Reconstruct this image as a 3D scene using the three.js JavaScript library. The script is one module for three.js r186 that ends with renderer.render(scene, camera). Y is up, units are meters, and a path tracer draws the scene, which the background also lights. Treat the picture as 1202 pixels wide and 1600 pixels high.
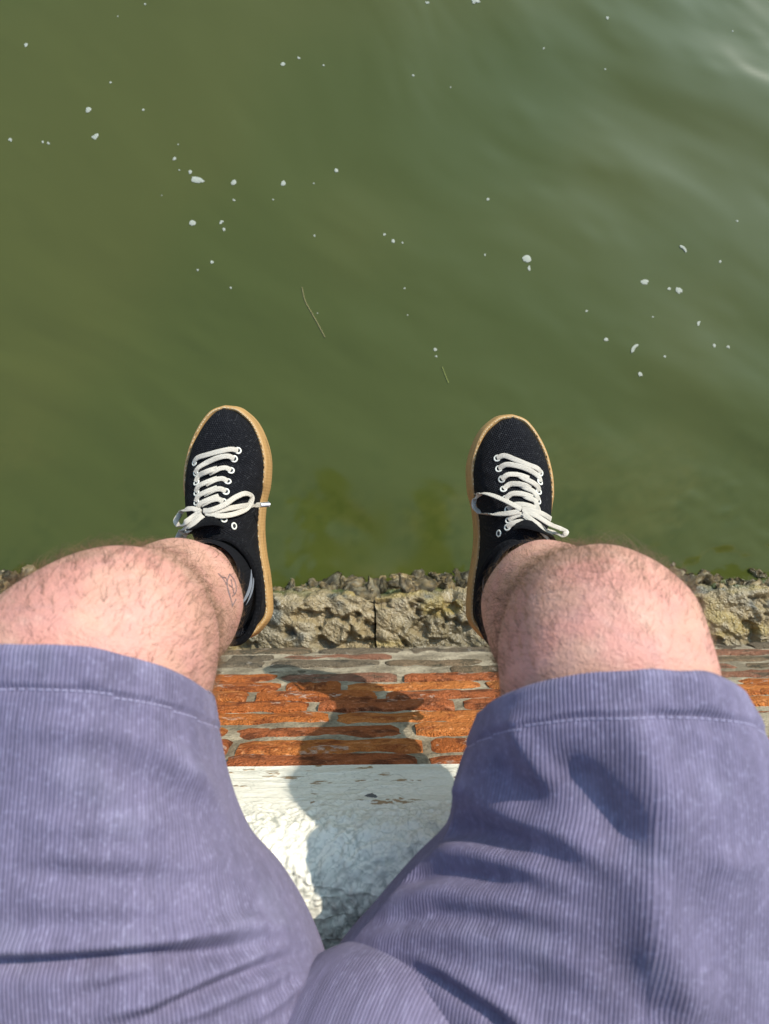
import * as THREE from 'three';
import { mergeGeometries, mergeVertices } from 'three/addons/utils/BufferGeometryUtils.js';

// ---------------------------------------------------------------- camera, sky, sun, exposure
const scene = new THREE.Scene();
const CAM_Y = 1.6, FOCAL = 1109;                       // metres above the water; focal length in photograph pixels
const camera = new THREE.PerspectiveCamera(2 * Math.atan(800 / FOCAL) * 180 / Math.PI, 769 / 1024, 0.02, 600);
camera.position.set(0, CAM_Y, 0);
camera.up.set(0, 0, -1);
camera.lookAt(0, 0, 0);
camera.focus = 0.86; camera.userData.fStop = 7;
scene.add(camera);

const renderer = new THREE.WebGLRenderer({ antialias: true });
renderer.toneMapping = THREE.LinearToneMapping;
renderer.toneMappingExposure = 1.1;
renderer.shadowMap.enabled = true;

const SUN = new THREE.Vector3(0.88, 1.04, -1.0).normalize();
{ // clear summer sky, paler towards the horizon and round the sun
  const W = 512, H = 256, d = new Float32Array(W * H * 4);
  for (let j = 0; j < H; j++) for (let i = 0; i < W; i++) {
    const phi = ((i + 0.5) / W - 0.5) * Math.PI * 2, th = ((j + 0.5) / H - 0.5) * Math.PI;
    const v = [Math.cos(th) * Math.cos(phi), Math.sin(th), Math.cos(th) * Math.sin(phi)];
    const up = Math.max(v[1], 0), hz = Math.pow(1 - up, 3.2);
    const c = Math.max(0, v[0] * SUN.x + v[1] * SUN.y + v[2] * SUN.z);
    const glow = 1.9 * Math.pow(c, 18) + 0.8 * Math.pow(c, 8) + 0.25 * Math.pow(c, 3);
    const k = (j * W + i) * 4, s = v[1] < 0 ? Math.max(0.25, 1 + v[1] * 4) : 1;
    d[k] = s * (0.22 + 0.70 * hz + glow * 0.62);
    d[k + 1] = s * (0.38 + 0.72 * hz + glow * 0.90);
    d[k + 2] = s * (0.66 + 0.58 * hz + glow * 1.05);
    d[k + 3] = 1;
  }
  const sky = new THREE.DataTexture(d, W, H, THREE.RGBAFormat, THREE.FloatType);
  sky.mapping = THREE.EquirectangularReflectionMapping; sky.magFilter = sky.minFilter = THREE.LinearFilter;
  sky.needsUpdate = true;
  scene.background = sky; scene.environment = sky;
}
const sun = new THREE.DirectionalLight(new THREE.Color(1, 0.93, 0.82), 4.6);
sun.position.copy(SUN).multiplyScalar(20); sun.target.position.set(0, 0.8, 0);
sun.castShadow = true; sun.shadow.mapSize.set(4096, 4096);
Object.assign(sun.shadow.camera, { left: -3, right: 3, top: 3, bottom: -3, near: 1, far: 60 });
scene.add(sun, sun.target);

// ---------------------------------------------------------------- helpers
function rng(seed) { let a = seed >>> 0; return () => { a = a + 0x6D2B79F5 | 0; let t = Math.imul(a ^ a >>> 15, 1 | a); t = t + Math.imul(t ^ t >>> 7, 61 | t) ^ t; return ((t ^ t >>> 14) >>> 0) / 4294967296; }; }
const hash = (x, y, z) => { let h = Math.imul(x | 0, 374761393) ^ Math.imul(y | 0, 668265263) ^ Math.imul(z | 0, 2147483647 ^ 0x1b873593); h = Math.imul(h ^ h >>> 13, 1274126177); h ^= h >>> 16; return (h >>> 0) / 4294967296; };
const sm = t => t * t * (3 - 2 * t);
function noise(x, y, z = 0) { // value noise, 0..1
  const X = Math.floor(x), Y = Math.floor(y), Z = Math.floor(z), fx = sm(x - X), fy = sm(y - Y), fz = sm(z - Z);
  const l = (a, b, t) => a + (b - a) * t;
  const q = (k) => l(l(hash(X, Y, k), hash(X + 1, Y, k), fx), l(hash(X, Y + 1, k), hash(X + 1, Y + 1, k), fx), fy);
  return fz === 0 ? q(Z) : l(q(Z), q(Z + 1), fz);
}
function fbm(x, y, z = 0, o = 4) { let a = 0.5, s = 0, n = 0; for (let i = 0; i < o; i++) { s += a * noise(x, y, z); n += a; a *= 0.5; x = x * 2.03 + 17.1; y = y * 2.03 + 5.7; z = z * 2.03 + 3.3; } return s / n; }
function worley(x, y, s = 0) { // nearest and second nearest distance
  const X = Math.floor(x), Y = Math.floor(y); let a = 9, b = 9, id = 0;
  for (let j = -1; j < 2; j++) for (let i = -1; i < 2; i++) {
    const dx = X + i + hash(X + i, Y + j, 11 + s) - x, dy = Y + j + hash(X + i, Y + j, 37 + s) - y, d = Math.sqrt(dx * dx + dy * dy);
    if (d < a) { b = a; a = d; id = hash(X + i, Y + j, 71 + s); } else if (d < b) b = d;
  }
  return [a, b, id];
}
const clamp = (v, a = 0, b = 1) => Math.min(b, Math.max(a, v));
const step = (a, b, v) => sm(clamp((v - a) / (b - a)));
const mix = (a, b, t) => a + (b - a) * t;
const mix3 = (a, b, t) => [mix(a[0], b[0], t), mix(a[1], b[1], t), mix(a[2], b[2], t)];
const toS = v => Math.round(255 * (v <= 0.0031308 ? v * 12.92 : 1.055 * Math.pow(clamp(v), 1 / 2.4) - 0.055));
function lut(table, x) { // smooth interpolation in rows [x, a, b, ...]
  if (x <= table[0][0]) return table[0].slice(1);
  for (let i = 1; i < table.length; i++) if (x <= table[i][0]) {
    const p1 = table[i - 1], p2 = table[i], p0 = table[Math.max(0, i - 2)], p3 = table[Math.min(table.length - 1, i + 1)], t = (x - p1[0]) / (p2[0] - p1[0]);
    return p1.slice(1).map((_, k) => {
      const h = p2[0] - p1[0], m1 = p2[0] > p0[0] ? (p2[k + 1] - p0[k + 1]) / (p2[0] - p0[0]) * h : 0, m2 = p3[0] > p1[0] ? (p3[k + 1] - p1[k + 1]) / (p3[0] - p1[0]) * h : 0;
      const a = p1[k + 1], b = p2[k + 1], tt = t * t, ttt = tt * t;
      return (2 * ttt - 3 * tt + 1) * a + (ttt - 2 * tt + t) * m1 + (-2 * ttt + 3 * tt) * b + (ttt - tt) * m2;
    });
  }
  return table[table.length - 1].slice(1);
}
function texture(w, h, fn, srgb, wrap = THREE.RepeatWrapping) { // fn(i, j) gives linear rgb (srgb true) or a grey value
  const d = new Uint8Array(w * h * 4);
  for (let j = 0; j < h; j++) for (let i = 0; i < w; i++) {
    const v = fn(i, j), k = (j * w + i) * 4;
    if (srgb) { d[k] = toS(v[0]); d[k + 1] = toS(v[1]); d[k + 2] = toS(v[2]); } else d[k] = d[k + 1] = d[k + 2] = clamp(Math.round(v * 255), 0, 255);
    d[k + 3] = 255;
  }
  const t = new THREE.DataTexture(d, w, h); t.wrapS = t.wrapT = wrap; t.magFilter = t.minFilter = THREE.LinearFilter;
  if (srgb) t.colorSpace = THREE.SRGBColorSpace;
  t.needsUpdate = true; return t;
}
// tileable noise for the small repeating textures
function tnoise(x, y, per, s = 0) { const X = Math.floor(x), Y = Math.floor(y), fx = sm(x - X), fy = sm(y - Y), w = v => ((v % per) + per) % per; return mix(mix(hash(w(X), w(Y), s), hash(w(X + 1), w(Y), s), fx), mix(hash(w(X), w(Y + 1), s), hash(w(X + 1), w(Y + 1), s), fx), fy); }
function tfbm(u, v, per, o = 4, s = 0) { let a = 0.5, r = 0, n = 0; for (let i = 0; i < o; i++) { r += a * tnoise(u * per, v * per, per, s + i); n += a; a *= 0.55; per *= 2; } return r / n; }

const lin = (r, g, b) => new THREE.Color().setRGB(r, g, b);
function mat(o) { return new THREE.MeshPhysicalMaterial({ side: THREE.DoubleSide, ...o }); }
const taken = {};
function numbered(name) { const n = taken[name] = (taken[name] ?? -1) + 1; return n ? name + '_' + String(n).padStart(3, '0') : name; }
function mesh(name, geo, material, parent = scene) {
  const m = new THREE.Mesh(geo, material); m.name = numbered(name); m.castShadow = m.receiveShadow = true; parent.add(m); return m;
}
function thing(name, label, category, group) { const g = new THREE.Group(); g.name = numbered(name); scene.add(g); tag(g, label, category, group); return g; }
function tag(o, label, category, group) { o.userData.label = label; o.userData.category = category; if (group) o.userData.group = group; return o; }
function geom(pos, idx, uv, col, nrm) {
  const g = new THREE.BufferGeometry(); g.setAttribute('position', new THREE.Float32BufferAttribute(pos, 3));
  if (uv) g.setAttribute('uv', new THREE.Float32BufferAttribute(uv, 2));
  if (col) g.setAttribute('color', new THREE.Float32BufferAttribute(col, 3));
  g.setIndex(idx); if (nrm) g.setAttribute('normal', new THREE.Float32BufferAttribute(nrm, 3)); else g.computeVertexNormals(); return g;
}
function gridGeo(nu, nv, fn, closeU = false) { // fn(i, j) -> {p, uv, c}
  const pos = [], uv = [], col = [], idx = []; let hasC = false;
  for (let j = 0; j <= nv; j++) for (let i = 0; i <= nu; i++) { const o = fn(i, j); pos.push(...o.p); uv.push(...(o.uv || [0, 0])); if (o.c) { hasC = true; col.push(...o.c); } }
  const w = nu + 1;
  for (let j = 0; j < nv; j++) for (let i = 0; i < nu; i++) { const a = j * w + i; idx.push(a, a + 1, a + w, a + 1, a + w + 1, a + w); }
  return geom(pos, idx, uv, hasC ? col : null);
}
const at = (px, py, d) => new THREE.Vector3((px - 601) * d / FOCAL, CAM_Y - d, (py - 800) * d / FOCAL); // a spot in the place from where the photograph shows it and how far below the eye it is
const V = (x, y, z) => new THREE.Vector3(x, y, z);

// ---------------------------------------------------------------- setting: water
const WALL_Z = 0.272, TOP_Y = 1.03, BRICK_Y = 0.842, FOOT_Y = 0.163, TURN = 0.012;
const wallDz = x => -x * Math.sin(TURN);
function waterH(x, z) {
  const a = x * 0.80 + z * 0.60, b = x * 0.60 - z * 0.80, wob = 0.9 * fbm(x * 1.6 + 3, z * 1.6, 0, 2);
  let h = 0.020 * (fbm(a * 0.9 + 7, b * 2.6 + wob, 1.5, 2) - 0.5);
  h += 0.0112 * (fbm(a * 2.3 + 1, b * 6.5 + wob * 2, 4.5, 2) - 0.5) * (0.60 + 0.55 * step(-0.4, 0.6, x - z * 0.3));
  h += (0.0030 + 0.0004 * step(-0.3, 0.5, x)) * (fbm(a * 7, b * 17 + wob * 4, 8.5, 2) - 0.5);
  h += 0.0011 * step(0.50, 0.66, fbm(a * 1.6 + 31, b * 4 + wob, 2.5, 2)) * (fbm(a * 16, b * 48 + wob * 9, 3.5, 2) - 0.5);
  const near = step(-0.55, 0.12, z), m = step(0.36, 0.60, fbm(x * 3.1 + 20, z * 3.1, 0, 2));
  h += near * m * (0.0026 + 0.0022 * step(0.15, 0.5, x)) * (fbm(x * 26, z * 38 + 2 * fbm(x * 9, z * 9), 2.5, 2) - 0.5);
  return h;
}
{
  const axis = (a, b, s, far) => { const r = []; for (let v = a; v <= b + 1e-6; v += s) r.push(v); let st = s, v = a; while (v > -far) { st *= 1.28; v -= st; r.unshift(v); } return [r, s, b]; };
  const [zs] = axis(-1.35, 0.16, 0.008, 300); zs.push(0.24, 0.4);
  const xs = []; { let v = 1.0, st = 0.008; for (let x = -1.0; x <= 1.0 + 1e-6; x += 0.008) xs.push(x); while (v < 300) { st *= 1.28; v += st; xs.push(v); xs.unshift(-v); } }
  const g = gridGeo(xs.length - 1, zs.length - 1, (i, j) => {
    const x = xs[i], z = zs[j], f = step(6, 2, Math.abs(x)) * step(-6, -2, z);
    const big = fbm(x * 1.3 + 4, z * 1.3, 0, 3), silt = step(-0.34, 0.02, z) * step(0.50, 0.68, fbm(x * 5 + 9, z * 7, 3, 4)), algae = step(-0.25, 0.1, z) * step(0.48, 0.70, fbm(x * 9 + 2, z * 6, 6, 3));
    let c = mix3([0.060, 0.071, 0.0135], [0.073, 0.078, 0.016], step(0.35, 0.65, big));
    c = mix3(c, [0.095, 0.092, 0.020], silt * 0.35 * (0.5 + noise(x * 90, z * 120)));
    c = mix3(c, [0.036, 0.050, 0.008], algae * 0.5 * step(0.3, 0.7, fbm(x * 60, z * 70, 1, 2)));
    return { p: [x, f ? f * waterH(x, z) : 0, z], c, uv: [x, z] };
  });
  const m = mesh('water', g, mat({ vertexColors: true, roughness: 0.12, ior: 1.40 }));
  m.userData.kind = 'structure';
}

// ---------------------------------------------------------------- textures of the wall
const grit = texture(512, 512, (i, j) => { const u = i / 512, v = j / 512; return 0.55 * tfbm(u, v, 16, 5, 3) + 0.45 * Math.pow(tfbm(u, v, 48, 3, 9), 1.4); });
const gritAt = (r) => { const t = grit.clone(); t.repeat.set(r, r); t.needsUpdate = true; return t; };
function brickTex(seed, base, dark, pale) {
  return texture(256, 128, (i, j) => {
    const u = i / 256, v = j / 128, a = tfbm(u, v, 8, 4, seed), b = tfbm(u, v, 32, 3, seed + 20), c = tfbm(u, v, 5, 4, seed + 40);
    let k = mix3(dark, base, step(0.28, 0.55, a)); k = mix3(k, pale, 0.55 * step(0.62, 0.78, b)); k = mix3(k, [0.55, 0.48, 0.40], 0.5 * step(0.69, 0.74, c) * step(0.4, 0.6, b));
    return k.map(q => q * (0.8 + 0.4 * b));
  }, true);
}

// ---------------------------------------------------------------- brick wall
const wall = thing('brick_wall', 'weathered orange brick sea wall under the white painted coping', 'wall');
{
  const R = rng(5);
  const tones = [[[0.50, 0.155, 0.038], [0.28, 0.080, 0.024], [0.62, 0.25, 0.09]], [[0.45, 0.130, 0.034], [0.22, 0.062, 0.022], [0.58, 0.23, 0.09]], [[0.55, 0.185, 0.048], [0.33, 0.095, 0.028], [0.64, 0.29, 0.12]], [[0.39, 0.115, 0.040], [0.17, 0.055, 0.024], [0.50, 0.2, 0.10]]]
    .map((t, i) => mat({ map: brickTex(60 + i * 7, ...t), bumpMap: gritAt(2.2), bumpScale: 0.008, roughness: 0.95, specularIntensity: 0.3 }));
  const grimy = [[[0.21, 0.145, 0.085], [0.10, 0.08, 0.05], [0.30, 0.19, 0.11]], [[0.27, 0.12, 0.07], [0.12, 0.08, 0.05], [0.36, 0.22, 0.14]], [[0.17, 0.13, 0.085], [0.085, 0.07, 0.05], [0.26, 0.20, 0.13]]]
    .map((t, i) => mat({ map: brickTex(160 + i * 7, ...t), bumpMap: gritAt(2.2), bumpScale: 0.008, roughness: 0.9, specularIntensity: 0.4 }));
  const variants = []; // worn brick fronts: unit box, the front towards -z
  for (let k = 0; k < 10; k++) {
    const g = new THREE.BoxGeometry(1, 1, 1, 14, 4, 1), p = g.attributes.position, uv = g.attributes.uv;
    for (let i = 0; i < p.count; i++) {
      let x = p.getX(i), y = p.getY(i), z = p.getZ(i); uv.setXY(i, x * 0.9 + k * 0.37, y * 0.42 + k * 0.21 + z * 0.3);
      const ex = step(0.47, 0.5, Math.abs(x)), ey = step(0.34, 0.5, Math.abs(y)), n = fbm(x * 5 + k * 9, y * 2.2 + k, 0.5, 3), n2 = fbm(x * 11 + k * 3, y * 4, 3.5, 2);
      if (z < 0) z += 0.10 * (ex * ex * 0.6 + ey * ey * 0.7) + 0.16 * Math.max(0, n - 0.5) + 0.05 * n2;
      x += (Math.abs(x) > 0.49 ? 0.03 * (noise(y * 3 + k * 5, z * 3 + k) - 0.5) : 0); y += (Math.abs(y) > 0.49 ? 0.13 * (noise(x * 7 + k * 13, y * 2 + k) - 0.5) : 0);
      p.setXYZ(i, x, y, z);
    }
    g.computeVertexNormals(); variants.push(g);
  }
  const H = 0.058; let n = 0;
  for (let c = 0; c < 12; c++) {
    let x = -1.5 - R() * 0.1; const yc = BRICK_Y - H * (c + 0.5);
    while (x < 1.5) {
      const L = R() < 0.2 ? 0.085 + R() * 0.03 : 0.165 + R() * 0.06, age = c + R() * 2.0;
      const b = mesh('brick', variants[n++ % 10], age > 8.0 ? grimy[Math.floor(R() * 3)] : tones[Math.floor(R() * 4)], wall);
      b.scale.set(L, 0.0462 + (R() - 0.5) * 0.004, 0.06);
      b.position.set(x + L / 2, yc + (R() - 0.5) * 0.003, WALL_Z + 0.03 - 0.003 + R() * 0.005 + (age > 8 ? 0.004 * R() : 0) - (R() < 0.12 ? -0.006 : 0));
      b.rotation.set((R() - 0.5) * 0.06, (R() - 0.5) * 0.02, (R() - 0.5) * 0.012);
      x += L + 0.010 + R() * 0.006;
    }
  }
  const mcol = texture(512, 512, (i, j) => { const u = i / 512, v = j / 512, a = tfbm(u, v, 6, 4, 301), b = tfbm(u, v, 64, 3, 305); return mix3([0.19, 0.15, 0.095], [0.34, 0.28, 0.19], step(0.3, 0.7, a)).map(q => q * (0.55 + 0.9 * b)); }, true);
  const bed = gridGeo(560, 150, (i, j) => {
    const x = -1.6 + 3.2 * i / 560, y = BRICK_Y + 0.02 - 0.76 * j / 150;
    return { p: [x, y, WALL_Z + 0.0068 + 0.006 * (fbm(x * 34, y * 48, 2, 3) - 0.45) + 0.006 * (fbm(x * 8, y * 12, 7, 2) - 0.5)], uv: [x * 4, y * 4] };
  });
  mesh('mortar', bed, mat({ map: mcol, bumpMap: gritAt(2), bumpScale: 0.003, roughness: 0.95 }), wall);
  const core = new THREE.BoxGeometry(16, 1.1, 0.5); core.translate(0, BRICK_Y + 0.02 - 0.55, WALL_Z + 0.29);
  mesh('wall_core', core, mat({ color: lin(0.34, 0.15, 0.07), bumpMap: gritAt(30), bumpScale: 0.01, roughness: 0.95 }), wall);
  wall.rotation.y = TURN;
}

// ---------------------------------------------------------------- white painted coping
{
  const W = 2.1, prof = [];                             // profile: face up, bull nose, top
  const r = 0.045;
  for (let y = BRICK_Y - 0.001; y < TOP_Y - r; y += 0.0028) prof.push([y, WALL_Z - 0.006 + 0.004 * step(BRICK_Y + 0.03, BRICK_Y, y), -1, 0]);
  for (let a = 0; a <= 90; a += 4) { const t = a * Math.PI / 180; prof.push([TOP_Y - r + r * Math.sin(t), WALL_Z - 0.006 + r - r * Math.cos(t), -Math.cos(t), Math.sin(t)]); }
  for (let z = WALL_Z - 0.006 + r + 0.003; z < 0.56; z += 0.003) prof.push([TOP_Y, z, 0, 1]);
  for (let z = 0.58; z < 0.82; z += 0.03) prof.push([TOP_Y, z, 0, 1]);
  prof.push([TOP_Y - 0.01, 0.82, 1, 0], [BRICK_Y, 0.82, 1, 0], [BRICK_Y, WALL_Z + 0.001, 0, -1]);
  let s = 0; const S = prof.map((p, i) => s += i ? Math.hypot(p[0] - prof[i - 1][0], p[1] - prof[i - 1][1]) : 0);
  const xs = []; for (let x = -8; x < 8;) { xs.push(x); x += Math.abs(x) < 0.2 ? 0.0022 : Math.abs(x) < 1.2 ? 0.02 : 0.2; }
  const scaly = (x, t) => { const w = worley(x * 110 + 2.6 * noise(x * 45, t * 45) + 0.9 * noise(x * 260, t * 260), t * 110 + 2.6 * noise(x * 45 + 9, t * 45) + 0.9 * noise(x * 260 + 5, t * 260)); return clamp(1.15 - 1.25 * w[0]) * (0.55 + 0.45 * w[2]); };
  const g = gridGeo(xs.length - 1, prof.length - 1, (i, j) => {
    const x = xs[i], p = prof[j], t = S[j], rough = step(0.08, 0.16, t + 0.05 * (fbm(x * 9, t * 9, 2, 2) - 0.5));
    let d = 0.0028 * (fbm(x * 22, t * 26, 4, 3) - 0.5) + 0.006 * (fbm(x * 6, t * 6, 9, 2) - 0.5) + rough * 0.0065 * (scaly(x, t) - 0.4) + 0.0012 * (noise(x * 60, t * 160) - 0.5);
    if (t < 0.012) d *= t / 0.012 * 0.8 + 0.2;
    return { p: [x, p[0] + d * p[3], p[1] + d * p[2]], uv: [(x + W / 2) / W, t / 0.6] };
  });
  const TW = 2048, TH = 640;
  const chipAt = (x, t) => { const b = fbm(x * 42 + 3, t * 120, 1, 4) + 0.12 * (noise(x * 160, t * 300) - 0.5); return step(0.713, 0.73, b + 0.05 * step(0.07, 0.02, t) - 0.2 * step(0.10, 0.15, t)); };
  const cmap = texture(TW, TH, (i, j) => {
    const x = i / TW * W - W / 2, t = j / TH * 0.6, f = fbm(x * 26, t * 70, 3, 3), w = worley(x * 55 + 2 * noise(x * 40, t * 40), t * 75);
    let c = mix3([0.78, 0.745, 0.630], [0.85, 0.815, 0.700], f); c = mix3(c, [0.64, 0.63, 0.545], 0.45 * step(0.5, 0.75, fbm(x * 8 + 4, t * 8, 2, 4)));
    c = mix3(c, [0.36, 0.34, 0.28], 0.7 * step(0.05, 0.0, w[1] - w[0]) * step(0.40, 0.6, noise(x * 18, t * 18))); c = c.map(q => q * (0.90 + 0.16 * noise(x * 500, t * 500)));
    const rz = step(0.09, 0.15, t + 0.03 * (fbm(x * 9, t * 9, 2, 2) - 0.5)), wr = worley(x * 110 + 2.6 * noise(x * 45, t * 45) + 0.9 * noise(x * 260, t * 260), t * 110 + 2.6 * noise(x * 45 + 9, t * 45) + 0.9 * noise(x * 260 + 5, t * 260)); c = mix3(c, [0.27, 0.28, 0.23], rz * 0.65 * step(0.22, 0.02, wr[1] - wr[0]) * (0.3 + 0.9 * noise(x * 35, t * 35)));
    const ch = chipAt(x, t); c = mix3(c, mix3([0.34, 0.20, 0.10], [0.42, 0.30, 0.18], f), ch);
    return c;
  }, true, THREE.MirroredRepeatWrapping);
  const bmap = texture(TW, TH, (i, j) => { const x = i / TW * W - W / 2, t = j / TH * 0.6; return 0.72 - 0.35 * chipAt(x, t) + 0.35 * (fbm(x * 90, t * 150, 3, 3) - 0.5) - 0.25 * step(0.03, 0, Math.abs(fbm(x * 20, t * 60, 8, 2) - 0.5)) + step(0.07, 0.15, t) * 0.35 * (scaly(x, t) - 0.5); }, false, THREE.MirroredRepeatWrapping);
  const m = mesh('coping', g, mat({ map: cmap, bumpMap: bmap, bumpScale: 0.0032, roughness: 0.6 }));
  tag(m, 'thick white painted coping ledge, cracked and flaking, the seat along the wall top', 'ledge'); m.rotation.y = TURN;
  // the grey chip of stone lying on the paint
  const ch = new THREE.IcosahedronGeometry(1, 2), p = ch.attributes.position;
  for (let i = 0; i < p.count; i++) { const k = 0.75 + 0.5 * noise(p.getX(i) * 2 + 5, p.getY(i) * 2 + 5, p.getZ(i) * 2); p.setXYZ(i, p.getX(i) * k, p.getY(i) * k, p.getZ(i) * k); }
  ch.computeVertexNormals();
  const c = mesh('stone_chip', ch, mat({ color: lin(0.10, 0.10, 0.09), roughness: 0.8 }));
  const q = at(581, 1259, 0.662); c.position.set(q.x, q.y, WALL_Z - 0.006); c.scale.set(0.0062, 0.0030, 0.0034); c.rotation.z = 0.25;
  tag(c, 'small dark grey chip stuck to the white ledge between the thighs', 'chip');
}
{ const g = new THREE.BoxGeometry(40, 0.3, 30); g.translate(0, 0.85, 15.83); const m = mesh('pavement', g, mat({ color: lin(0.28, 0.26, 0.23), bumpMap: gritAt(40), bumpScale: 0.004, roughness: 0.9 })); m.userData.kind = 'structure'; }

// ---------------------------------------------------------------- stone footing with its joints
const footing = thing('stone_footing', 'wet pitted stone footing along the foot of the brick wall', 'footing');
{
  const cuts = [-1.6, -1.05, -0.54, -0.021, 0.47, 1.05, 1.6], R = rng(21);
  const fm = mat({ vertexColors: true, roughness: 0.33, bumpMap: gritAt(1), bumpScale: 0.009 });
  for (let k = 0; k < 6; k++) {
    const x0 = cuts[k] + 0.002, x1 = cuts[k + 1] - 0.002, nx = Math.round((x1 - x0) / 0.0032), prof = [], hgt = (R() - 0.5) * 0.006;
    for (let z = 0.30; z > 0.186; z -= 0.0026) prof.push([FOOT_Y, z, 1, 0]);
    for (let a = 0; a <= 90; a += 9) { const t = a * Math.PI / 180, r = 0.02; prof.push([FOOT_Y - r + r * Math.cos(t), 0.186 - r * Math.sin(t), Math.cos(t), -Math.sin(t)]); }
    for (let y = FOOT_Y - 0.024; y > -0.12; y -= 0.004) prof.push([y, 0.166, 0, -1]);
    let s = 0; const S = prof.map((p, i) => s += i ? Math.hypot(p[0] - prof[i - 1][0], p[1] - prof[i - 1][1]) : 0);
    const g = gridGeo(nx, prof.length - 1, (i, j) => {
      const t = S[j], xa = x0 + 0.012 * (fbm(t * 22, k, 1, 3) - 0.5), xb = x1 + 0.012 * (fbm(t * 22, k + 1, 1, 3) - 0.5), x = xa + (xb - xa) * i / nx, p = prof[j];
      const w = worley(x * 24 + 1.5 * noise(x * 15, t * 15, k), t * 24 + 1.5 * noise(x * 15 + 7, t * 15, k), k), f = fbm(x * 17 + k * 5, t * 17, 3, 5), pit = step(0.60, 0.70, fbm(x * 30 + 8, t * 34, k + 5, 3));
      const e = Math.min(i, nx - i) / nx * (x1 - x0), edge = step(0.016 + 0.03 * noise(t * 60, k + (i > nx / 2 ? 7 : 8)), 0, e);
      let d = hgt + 0.022 * (f - 0.5) + 0.007 * (clamp((w[1] - w[0]) * 1.5) - 0.4) - 0.017 * pit - 0.009 * edge * (0.4 + noise(t * 70, 4)) + 0.006 * (fbm(x * 130, t * 130, 2, 2) - 0.5);
      d *= step(0.0, 0.03, t) * 0.85 + 0.15;
      const v1 = fbm(x * 11 + 3, t * 14, 2, 3), v2 = fbm(x * 38, t * 44, 6, 3);
      let c = mix3([0.265, 0.200, 0.105], [0.165, 0.132, 0.075], step(0.35, 0.65, v1)); c = mix3(c, [0.34, 0.28, 0.18], 0.6 * step(0.55, 0.75, v2)); c = mix3(c, [0.095, 0.095, 0.075], 0.85 * step(0.6, 0.72, fbm(x * 22 + 30, t * 20, 1, 3)));
      c = mix3(c, [0.30, 0.215, 0.055], 0.6 * step(0.58, 0.70, fbm(x * 9 + 50, t * 20, 4, 3))); c = mix3(c, [0.065, 0.085, 0.022], step(0.145, 0.19, t) * step(0.3, 0.6, v1) * 0.9);
      return { p: [x, p[0] + d * p[2], p[1] + d * p[3]], c, uv: [x * 6, t * 6] };
    });
    mesh('stone', g, fm, footing);
  }
  footing.rotation.y = TURN;
}
// ---------------------------------------------------------------- oysters on the footing's edge
const bedOf = thing('oyster_bed', 'crust of tan and dark oyster shells along the waterline', 'oysters');
{
  const R = rng(77), vars = [];
  for (let k = 0; k < 9; k++) {
    const g = new THREE.IcosahedronGeometry(1, 3), p = g.attributes.position, col = [];
    for (let i = 0; i < p.count; i++) {
      const x = p.getX(i), y = p.getY(i), z = p.getZ(i), a = Math.atan2(z, x), rr = Math.hypot(x, z);
      const rim = 1 + 0.55 * (noise(Math.cos(a) * 2 + 5 + k * 3, Math.sin(a) * 2 + 5) - 0.5) + 0.42 * (noise(Math.cos(a) * 7 + 9, Math.sin(a) * 7 + k * 4) - 0.5), n = fbm(x * 3 + k * 7, z * 3, y * 2, 3), lay = Math.abs(((rr * 4 + n * 1.5) % 1) - 0.5);
      const Y = y * 0.20 + 0.55 * (n - 0.5) + 0.30 * lay * rr + 0.28 * (1 - rr * rr) * (y > 0 ? 1 : 1.4) + 0.12 * Math.sin(a * 9 + k) * rr * rr;
      p.setXYZ(i, x * rim * 0.8, Y, z * rim * 1.2 * (x > 0 ? 1 : 0.9));
      const c = mix3([0.28, 0.21, 0.11], [0.075, 0.062, 0.035], step(0.4, 0.6, n)); col.push(...mix3(c, [0.50, 0.45, 0.35], 0.75 * step(0.28, 0.45, lay) * step(0.3, 0.6, noise(x * 4 + k, z * 4))));
    }
    g.setAttribute('color', new THREE.Float32BufferAttribute(col, 3)); const gg = mergeVertices(g, 1e-4); gg.computeVertexNormals(); vars.push(gg);
  }
  const ms = [[1, 0.94, 0.8], [0.62, 0.58, 0.46], [1, 0.9, 0.7], [0.32, 0.31, 0.22]].map(c => mat({ vertexColors: true, color: lin(...c.map(v => Math.min(v, 1))), roughness: 0.32, bumpMap: gritAt(2), bumpScale: 0.004 }));
  for (let i = 0; i < 290; i++) {
    const x = -0.86 + 1.74 * R(), t = R(), lump = fbm(x * 7 + 3, 1, 0, 2) - 0.5;
    const s = 0.012 + 0.016 * R() * R() + 0.006 * R(), y = 0.128 - 0.15 * Math.pow(t, 1.1) + lump * 0.04, z = 0.171 - 0.020 * t - 0.09 * lump + (R() - 0.5) * 0.018 + wallDz(x);
    const o = mesh('oyster_shell', vars[i % 9], ms[R() < 0.2 ? 3 : Math.floor(R() * 3)], bedOf);
    o.position.set(x, y, z); o.scale.setScalar(s); o.rotation.set(-1.3 + R() * 2.0, R() * 6.3, (R() - 0.5) * 2.2);
  }
}

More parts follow.
